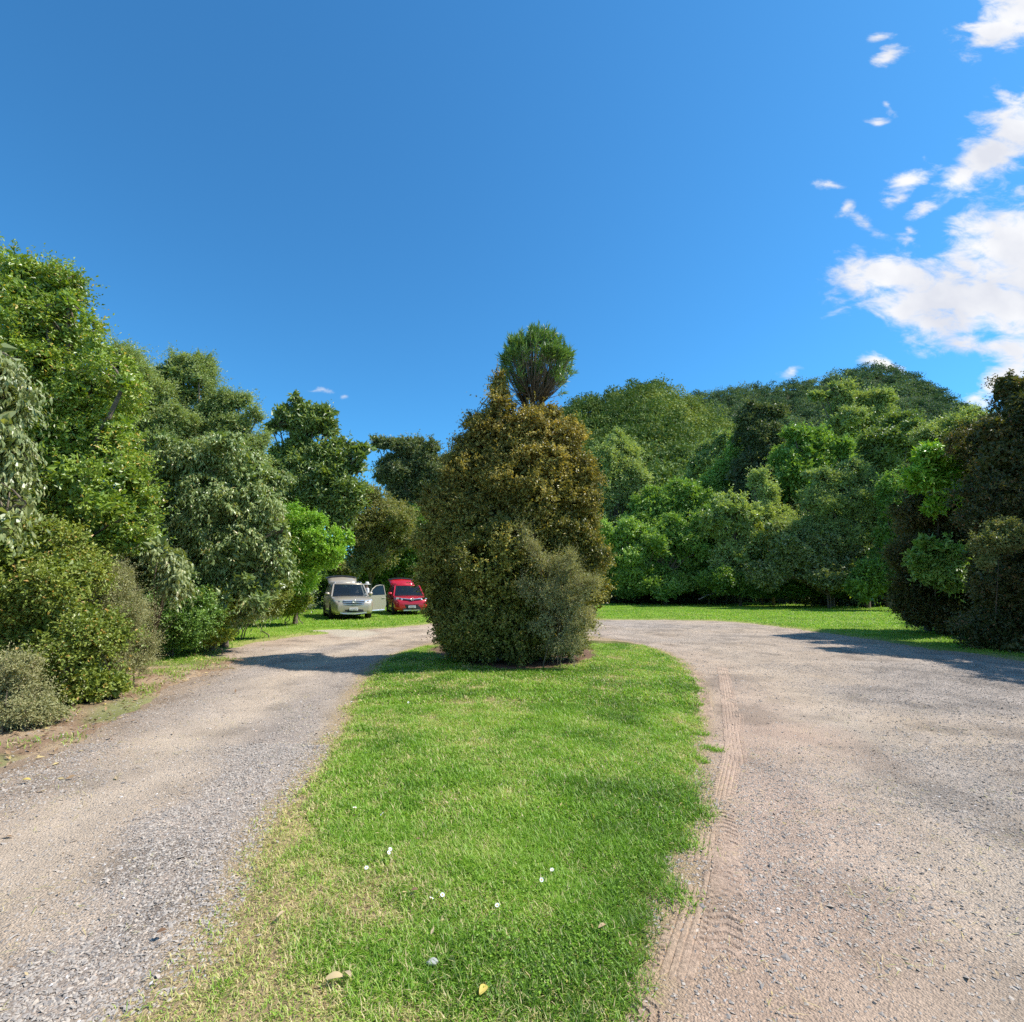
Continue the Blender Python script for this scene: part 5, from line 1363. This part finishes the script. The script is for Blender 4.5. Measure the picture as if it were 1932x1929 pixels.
    if not red:
        gr = patch('grille', strip(-gw, gw, lambda y: gz0 + .02 * (y / gw) ** 2, lambda y: gz1 + .0 * y), MATS['dark_trim'], root)
        for zf, th_ in ((.90, .016), (.50, .012), (.10, .011)):
            zc = lerp(gz0, gz1, zf); patch('grille_bar', strip(-gw * .98, gw * .98, lambda y: zc - th_ + .012 * (y / gw) ** 2, lambda y: zc + th_ + .012 * (y / gw) ** 2), MATS['chrome'], gr, .035)
    else:
        gr = patch('grille', strip(-gw, gw, lambda y: bonnet * .79 + .035 * abs(y / gw), lambda y: bonnet * .835 + .05 * abs(y / gw)), MATS['dark_trim'], root)
        patch('grille_bar', strip(-gw, gw, lambda y: bonnet * .835 + .05 * abs(y / gw), lambda y: bonnet * .86 + .055 * abs(y / gw)), MATS['chrome'], gr, .03)
    # badge: a plain upright oval inside a wide oval
    m = MB(); zc = lerp(gz0, gz1, .72 if not red else 1.02)
    for (a, b) in ((.085, .058), (.028, .054), (.060, .022)):
        pts = [np.array([nx(0, zc) + .055, a * math.cos(2 * math.pi * k / 24), zc + b * math.sin(2 * math.pi * k / 24) + (.022 if a == .060 else 0)]) for k in range(25)]
        m.tube(pts, [.009] * 25, 5, False)
    m.build('badge', MATS['chrome'], gr, True)
    for s in (1, -1):
        z0, z1 = (bonnet * .68, bonnet * .86) if not red else (bonnet * .80, bonnet * .93)
        ya, yb = s * gw * 1.05, s * hw * .90
        pts = [(ya, z0 + .02), (lerp(ya, yb, .6), z0 - .0), (yb, z0 + .05), (yb * .985, z1 + .03), (lerp(ya, yb, .5), z1 + .01), (ya, z1 - .03)]
        if s < 0: pts = pts[::-1]
        hl = patch('headlight', pts, MATS['lamp_clear'], root, .012)
        yc = lerp(ya, yb, .42); zc2 = (z0 + z1) / 2
        m = MB(); m.lathe([(.0, .0), (.05, .0), (.062, .02), (.05, .026), (.0, .022)], 14, 'x', (nx(yc, zc2) + .006, yc, zc2)); m.build('projector_lens', MATS['dark_trim'], hl, True)
        fz = bonnet * .40 if not red else bonnet * .47
        m = MB(); yc = s * hw * .78; m.lathe([(.0, -.03), (.062, -.03), (.062, .015), (.045, .022), (.0, .02)], 14, 'x', (nx(yc, fz) - .01, yc, fz)); m.build('fog_light', MATS['lamp_clear'], root, True)
    lw = hw * .60
    if not red:
        patch('lower_grille', strip(-lw, lw, lambda y: .36 + .02 * abs(y / lw), lambda y: .50 - .05 * (y / lw) ** 2), MATS['black_plastic'], root, .014)
        patch('skid_strip', strip(-lw * 1.05, lw * 1.05, lambda y: .275 + .03 * (y / lw) ** 2, lambda y: .345 + .02 * (y / lw) ** 2), MATS['silver'], root, .03)
    else:
        patch('lower_grille', strip(-lw * 1.1, lw * 1.1, lambda y: .34, lambda y: .58 + .02 * abs(y / lw)), MATS['black_plastic'], root, .014)
        patch('skid_strip', strip(-lw * .8, lw * .8, lambda y: .26, lambda y: .32), MATS['silver'], root, .035)
    pz = .50 if not red else .47
    pl = patch('number_plate', [(-.19, pz - .06), (.19, pz - .06), (.19, pz + .06), (-.19, pz + .06)], MATS['plate_white'], root, .045)
    m = MB()   # the plate is too far off to read: six dark strokes of its blurred characters
    for k in range(6):
        y = -.135 + k * .054; x = nx(0, pz) + .060
        m.box((x, y, pz), (.004, .011, .036)); m.box((x, y + .014, pz + (.024 if k % 2 else -.022)), (.004, .012, .009))
    m.build('plate_marks', MATS['plate_ink'], pl)
    m = MB(); m.tube([gp(1, .55, zb - .02) + [.14, 0, .02], gp(1, -.1, zb - .02) + [.15, 0, .05]], [.012, .008], 5); m.tube([gp(1, -.05, zb - .02) + [.14, 0, .02], gp(1, -.75, zb - .02) + [.12, 0, .05]], [.012, .008], 5); m.build('wiper', MATS['black_plastic'], root)
    for s in (1, -1):
        # sill and wheel-arch trim
        m = MB(); m.box((lerp(ax_f, ax_r, .5), s * hw * .955, .275), ((ax_f - ax_r) / 2 - wr - .08, .03, .05)); m.build('side_skirt', MATS['dark_trim'], root)
        for dz in ((.045, 'door_handle'),):
            for x in ((.0 if not (door_open == s) else None), -1.0):
                if x is None: continue
                m = MB(); m.box((x, s * hw * 1.0, belt * .86), (.09, .018, .018)); m.build('door_handle', P, root)
        for ax in (ax_f, ax_r):
            c = (ax, s * (hw - .12), wr)
            w = MB(); w.lathe([(wr * .60, -.11), (wr * .93, -.115), (wr, -.08), (wr, .08), (wr * .93, .115), (wr * .60, .11)], 30, 'y'); wo = w.build('wheel', MATS['tyre'], root, True); wo.location = c
            rm = MB(); f = s
            rm.lathe([(wr * .63, -.09), (wr * .66, .095), (wr * .60, .10), (wr * .57, .03)], 30, 'y') if f > 0 else rm.lathe([(wr * .63, .09), (wr * .66, -.095), (wr * .60, -.10), (wr * .57, -.03)], 30, 'y')
            for k in range(5):
                a = 2 * math.pi * k / 5 + .3
                for da in (-.13, .13):
                    rm.tube([(math.cos(a) * wr * .08, f * .085, math.sin(a) * wr * .08), (math.cos(a + da) * wr * .60, f * .075, math.sin(a + da) * wr * .60)], [.024, .020], 5)
            rm.lathe([(.0, f * .10), (.045, f * .098), (.05, f * .07), (.0, f * .06)], 12, 'y')
            ro = rm.build('rim', MATS['silver'], wo, True)
        # mirror
        m = MB(); c = gp(.93, s, zb + .06) + np.array([.02, s * .17, .02])
        rg = []
        for (x, k) in ((-.07, .75), (-.05, 1), (.02, 1.0), (.07, .7), (.09, .3)):
            rg.append([(c[0] + x, c[1] + math.cos(2 * math.pi * j / 14) * .12 * k, c[2] + math.sin(2 * math.pi * j / 14) * .085 * k) for j in range(14)])
        m.loft(rg); m.tube([gp(.93, s, zb + .02), c - np.array([0, s * .08, .04])], [.03, .03], 6)
        par = root
        mo = m.build('wing_mirror', P, par, True)
    # --- front door standing open
    if door_open:
        s = door_open; hx, hy = gp(.92, s, zb)[0] + .02, s * hw * .97
        ang = -s * R(66)
        def D(x, o, z):    # x back along the closed door, o outwards
            px, py = -x, s * o
            c_, s_ = math.cos(ang), math.sin(ang)
            return np.array([hx + px * c_ - py * s_, hy + px * s_ + py * c_, z])
        outl = [(0, .30), (0, belt - .02), (1.02, belt + .01), (1.08, .62), (.98, .34), (.9, .29)]
        m = MB(); n = len(outl); m.add([D(x, .0, z) for x, z in outl] + [D(x, -.10, z) for x, z in outl], [tuple(range(n)), tuple(range(n, 2 * n))[::-1]] + [(i, (i + 1) % n, n + (i + 1) % n, n + i) for i in range(n)])
        do = m.build('door', P, root)
        wp_ = [(.06, belt - .02), (.30, belt + .30), (.55, zr - .09), (.80, zr - .05), (1.0, zr - .06), (1.02, belt)]
        wq = [D(x, -.03 - .18 * (z - belt) / (zr - belt), z) for x, z in wp_]
        m = MB(); m.add(wq + [p + (D(0, -.012, 0) - D(0, 0, 0)) for p in wq], [tuple(range(6)), tuple(range(6, 12))[::-1]]); m.build('door_window', MATS['car_glass'], do)
        m = MB(); m.tube(wq, [.03] * 6, 6); m.build('window_frame', P, do)
        m = MB(); a, b = D(.06, .012, .335), D(.96, .012, .355); m.tube([a, b], [.035, .035], 6); m.build('door_sill_trim', MATS['silver'], do)
        m = MB(); m.tube([D(.80, .02, belt * .86), D(.98, .02, belt * .87)], [.018, .018], 6); m.build('door_handle', P, do)
    return root

c = gnd(659, 1167)
def carpos(x, y, d):
    q = at(x, y, d); return (q[0], d)
bx, by = carpos(656, 1100, 26.3); bz = float(height(np.array([bx]), np.array([by]))[0])
suv('parked_car', 'beige four-wheel-drive car with its tailgate raised and front door open, parked on the left lawn', 'beige_paint', (bx, by, bz), math.atan2(-.905, .425), 1, 4.79, 1.91, 1.74, 3, 1)
rx_, ry_ = carpos(767, 1100, 30.0)
suv('parked_car', 'red four-wheel-drive car with its tailgate raised, half hidden behind the bronze shrub', 'red_paint', (rx_, ry_, 0.03), math.atan2(-.94, .335), 0, 4.57, 1.845, 1.68, 2, 2, True)

# ------------------------------------------------------------------ person
plain_mat('skin', (0.50, 0.31, 0.23), 0.55)
plain_mat('white_shirt', (0.78, 0.78, 0.77), 0.8)
plain_mat('pale_hat', (0.72, 0.70, 0.64), 0.8, noise=.08, nscale=60)
plain_mat('navy_trousers', (0.05, 0.06, 0.09), 0.85)
plain_mat('grey_hair', (0.25, 0.22, 0.19), 0.7)
plain_mat('shoe_leather', (0.05, 0.04, 0.035), 0.6)
plain_mat('eye_dark', (0.02, 0.02, 0.02), 0.3)

def skin_obj(name, verts, edges, rads, mat, parent, root_i=0, sub=2):
    me = bpy.data.meshes.new(name); me.from_pydata([tuple(map(float, v)) for v in verts], edges, []); o = link(name, me, mat, parent)
    md = o.modifiers.new('skin', 'SKIN'); md.use_smooth_shade = True
    sv = me.skin_vertices[0].data
    for i, r_ in enumerate(rads):
        rr = r_ if isinstance(r_, tuple) else (r_, r_)
        sv[i].radius = rr; sv[i].use_root = (i == root_i)
    ss = o.modifiers.new('sub', 'SUBSURF'); ss.levels = sub; ss.render_levels = sub
    dg = bpy.context.evaluated_depsgraph_get(); dg.update()
    nm = bpy.data.meshes.new_from_object(o.evaluated_get(dg)); o.modifiers.clear(); o.data = nm; nm.name = name
    if not nm.materials: nm.materials.append(mat)
    return o

def person(loc, rz):
    root = empty('person', loc, rz)
    tag(root, 'person in a white long-sleeved shirt and pale wide-brimmed sun hat standing between the two cars', 'person')
    V = [(0, 0, .95), (0, 0, 1.15), (0, 0, 1.36), (0, .0, 1.46), (0, .01, 1.53), (0, .02, 1.61), (0, .02, 1.70)]; E = [(i, i + 1) for i in range(6)]; Rd = [(.155, .11), (.145, .10), (.155, .10), (.07, .065), (.052, .055), (.072, .088), (.066, .080)]
    def chain(start, pts, rads):
        p = start
        for q, r_ in zip(pts, rads):
            V.append(q); Rd.append(r_); E.append((p, len(V) - 1)); p = len(V) - 1
        return p
    for s in (1, -1):
        k = chain(2, [(s * .17, 0, 1.40), (s * .24, .02, 1.12), (s * .25, .22, 1.04 if s > 0 else 1.10)], [.055, .042, .026])
        w = V[k]; pk = chain(k, [(w[0], w[1] + .07, w[2] - .005)], [(.036, .018)])
        for f, (dx, ln) in enumerate(((-.028, .066), (-.010, .076), (.010, .072), (.028, .056))):
            b = V[pk]; chain(pk, [(b[0] + dx, b[1] + .03, b[2]), (b[0] + dx * 1.1, b[1] + .03 + ln * .55, b[2] - .012), (b[0] + dx * 1.1, b[1] + .03 + ln, b[2] - .034)], [.0095, .0085, .007])
        chain(k, [(w[0] - s * .038, w[1] + .035, w[2] + .0), (w[0] - s * .055, w[1] + .075, w[2] - .012)], [.011, .008])
        chain(0, [(s * .09, 0, .86), (s * .10, .015, .50), (s * .105, -.01, .10), (s * .11, .10, .045)], [.085, .055, .038, .035])
    body = skin_obj('body', V, E, Rd, MATS['skin'], root)
    # face
    for s in (1, -1):
        m = MB(); m.lathe([(0, -.008), (.008, -.004), (.010, 0), (.008, .004), (0, .008)], 10, 'z', (s * .030, .098, 1.625)); m.build('eye', MATS['eye_dark'], body, True)
        m = MB(); m.tube([(s * .074, .01, 1.59), (s * .082, .0, 1.62), (s * .076, .012, 1.645)], [.010, .015, .009], 7); m.build('ear', MATS['skin'], body, True)
    m = MB(); m.tube([(0, .100, 1.635), (0, .122, 1.60), (0, .104, 1.592)], [.009, .014, .011], 7); m.build('nose', MATS['skin'], body, True)
    m = MB(); m.tube([(-.022, .096, 1.562), (0, .103, 1.560), (.022, .096, 1.562)], [.004, .006, .004], 6); m.build('mouth', plain_mat('lips', (.40, .18, .15), .5), body, True)
    # clothes follow the body
    Vs = [(0, 0, .90), (0, 0, 1.12), (0, 0, 1.36), (0, 0, 1.455)]; Es = [(0, 1), (1, 2), (2, 3)]; Rs = [(.185, .135), (.172, .125), (.180, .125), (.085, .080)]
    for s in (1, -1):
        b = len(Vs); Vs += [(s * .175, 0, 1.405), (s * .242, .02, 1.12), (s * .25, .19, 1.055 if s > 0 else 1.11)]; Es += [(2, b), (b, b + 1), (b + 1, b + 2)]; Rs += [.072, .058, .042]
    skin_obj('shirt', Vs, Es, Rs, MATS['white_shirt'], root)
    Vt = [(0, 0, .93)]; Et = []; Rt = [(.170, .120)]
    for s in (1, -1):
        b = len(Vt); Vt += [(s * .095, 0, .84), (s * .10, .015, .50), (s * .105, -.01, .09)]; Et += [(0, b), (b, b + 1), (b + 1, b + 2)]; Rt += [.102, .078, .066]
    skin_obj('trousers', Vt, Et, Rt, MATS['navy_trousers'], root)
    for s in (1, -1):
        m = MB(); rg = []
        for (y, w, h) in ((-.085, .025, .06), (-.06, .042, .085), (.0, .045, .085), (.08, .048, .06), (.15, .045, .045), (.185, .022, .025)):
            rg.append([(s * .11 + w * math.cos(a), y, max(0, h * .5 + h * .5 * math.sin(a))) for a in np.linspace(0, 2 * math.pi, 12, endpoint=False)])
        m.loft(rg); m.build('shoe', MATS['shoe_leather'], root, True)
    m = MB(); m.lathe([(.088, 1.60), (.094, 1.64), (.092, 1.70), (.06, 1.74), (.0, 1.75)], 18, 'z', (0, -.005, 0)); m.build('hair', MATS['grey_hair'], root, True)
    m = MB(); m.lathe([(.0, 1.800), (.06, 1.798), (.092, 1.775), (.102, 1.70), (.106, 1.685), (.15, 1.680), (.195, 1.662), (.198, 1.656), (.15, 1.672), (.102, 1.676), (.095, 1.69)], 30, 'z', (0, .01, 0))
    h = m.build('sun_hat', MATS['pale_hat'], root, True)
    m = MB(); m.lathe([(.104, 1.690), (.107, 1.692), (.105, 1.715), (.102, 1.715)], 30, 'z', (0, .01, 0)); m.build('hat_band', plain_mat('hat_ribbon', (.30, .27, .22), .8), h, True)
q = at(693, 1100, 28.6)
person((q[0], 28.6, 0.03), R(120))
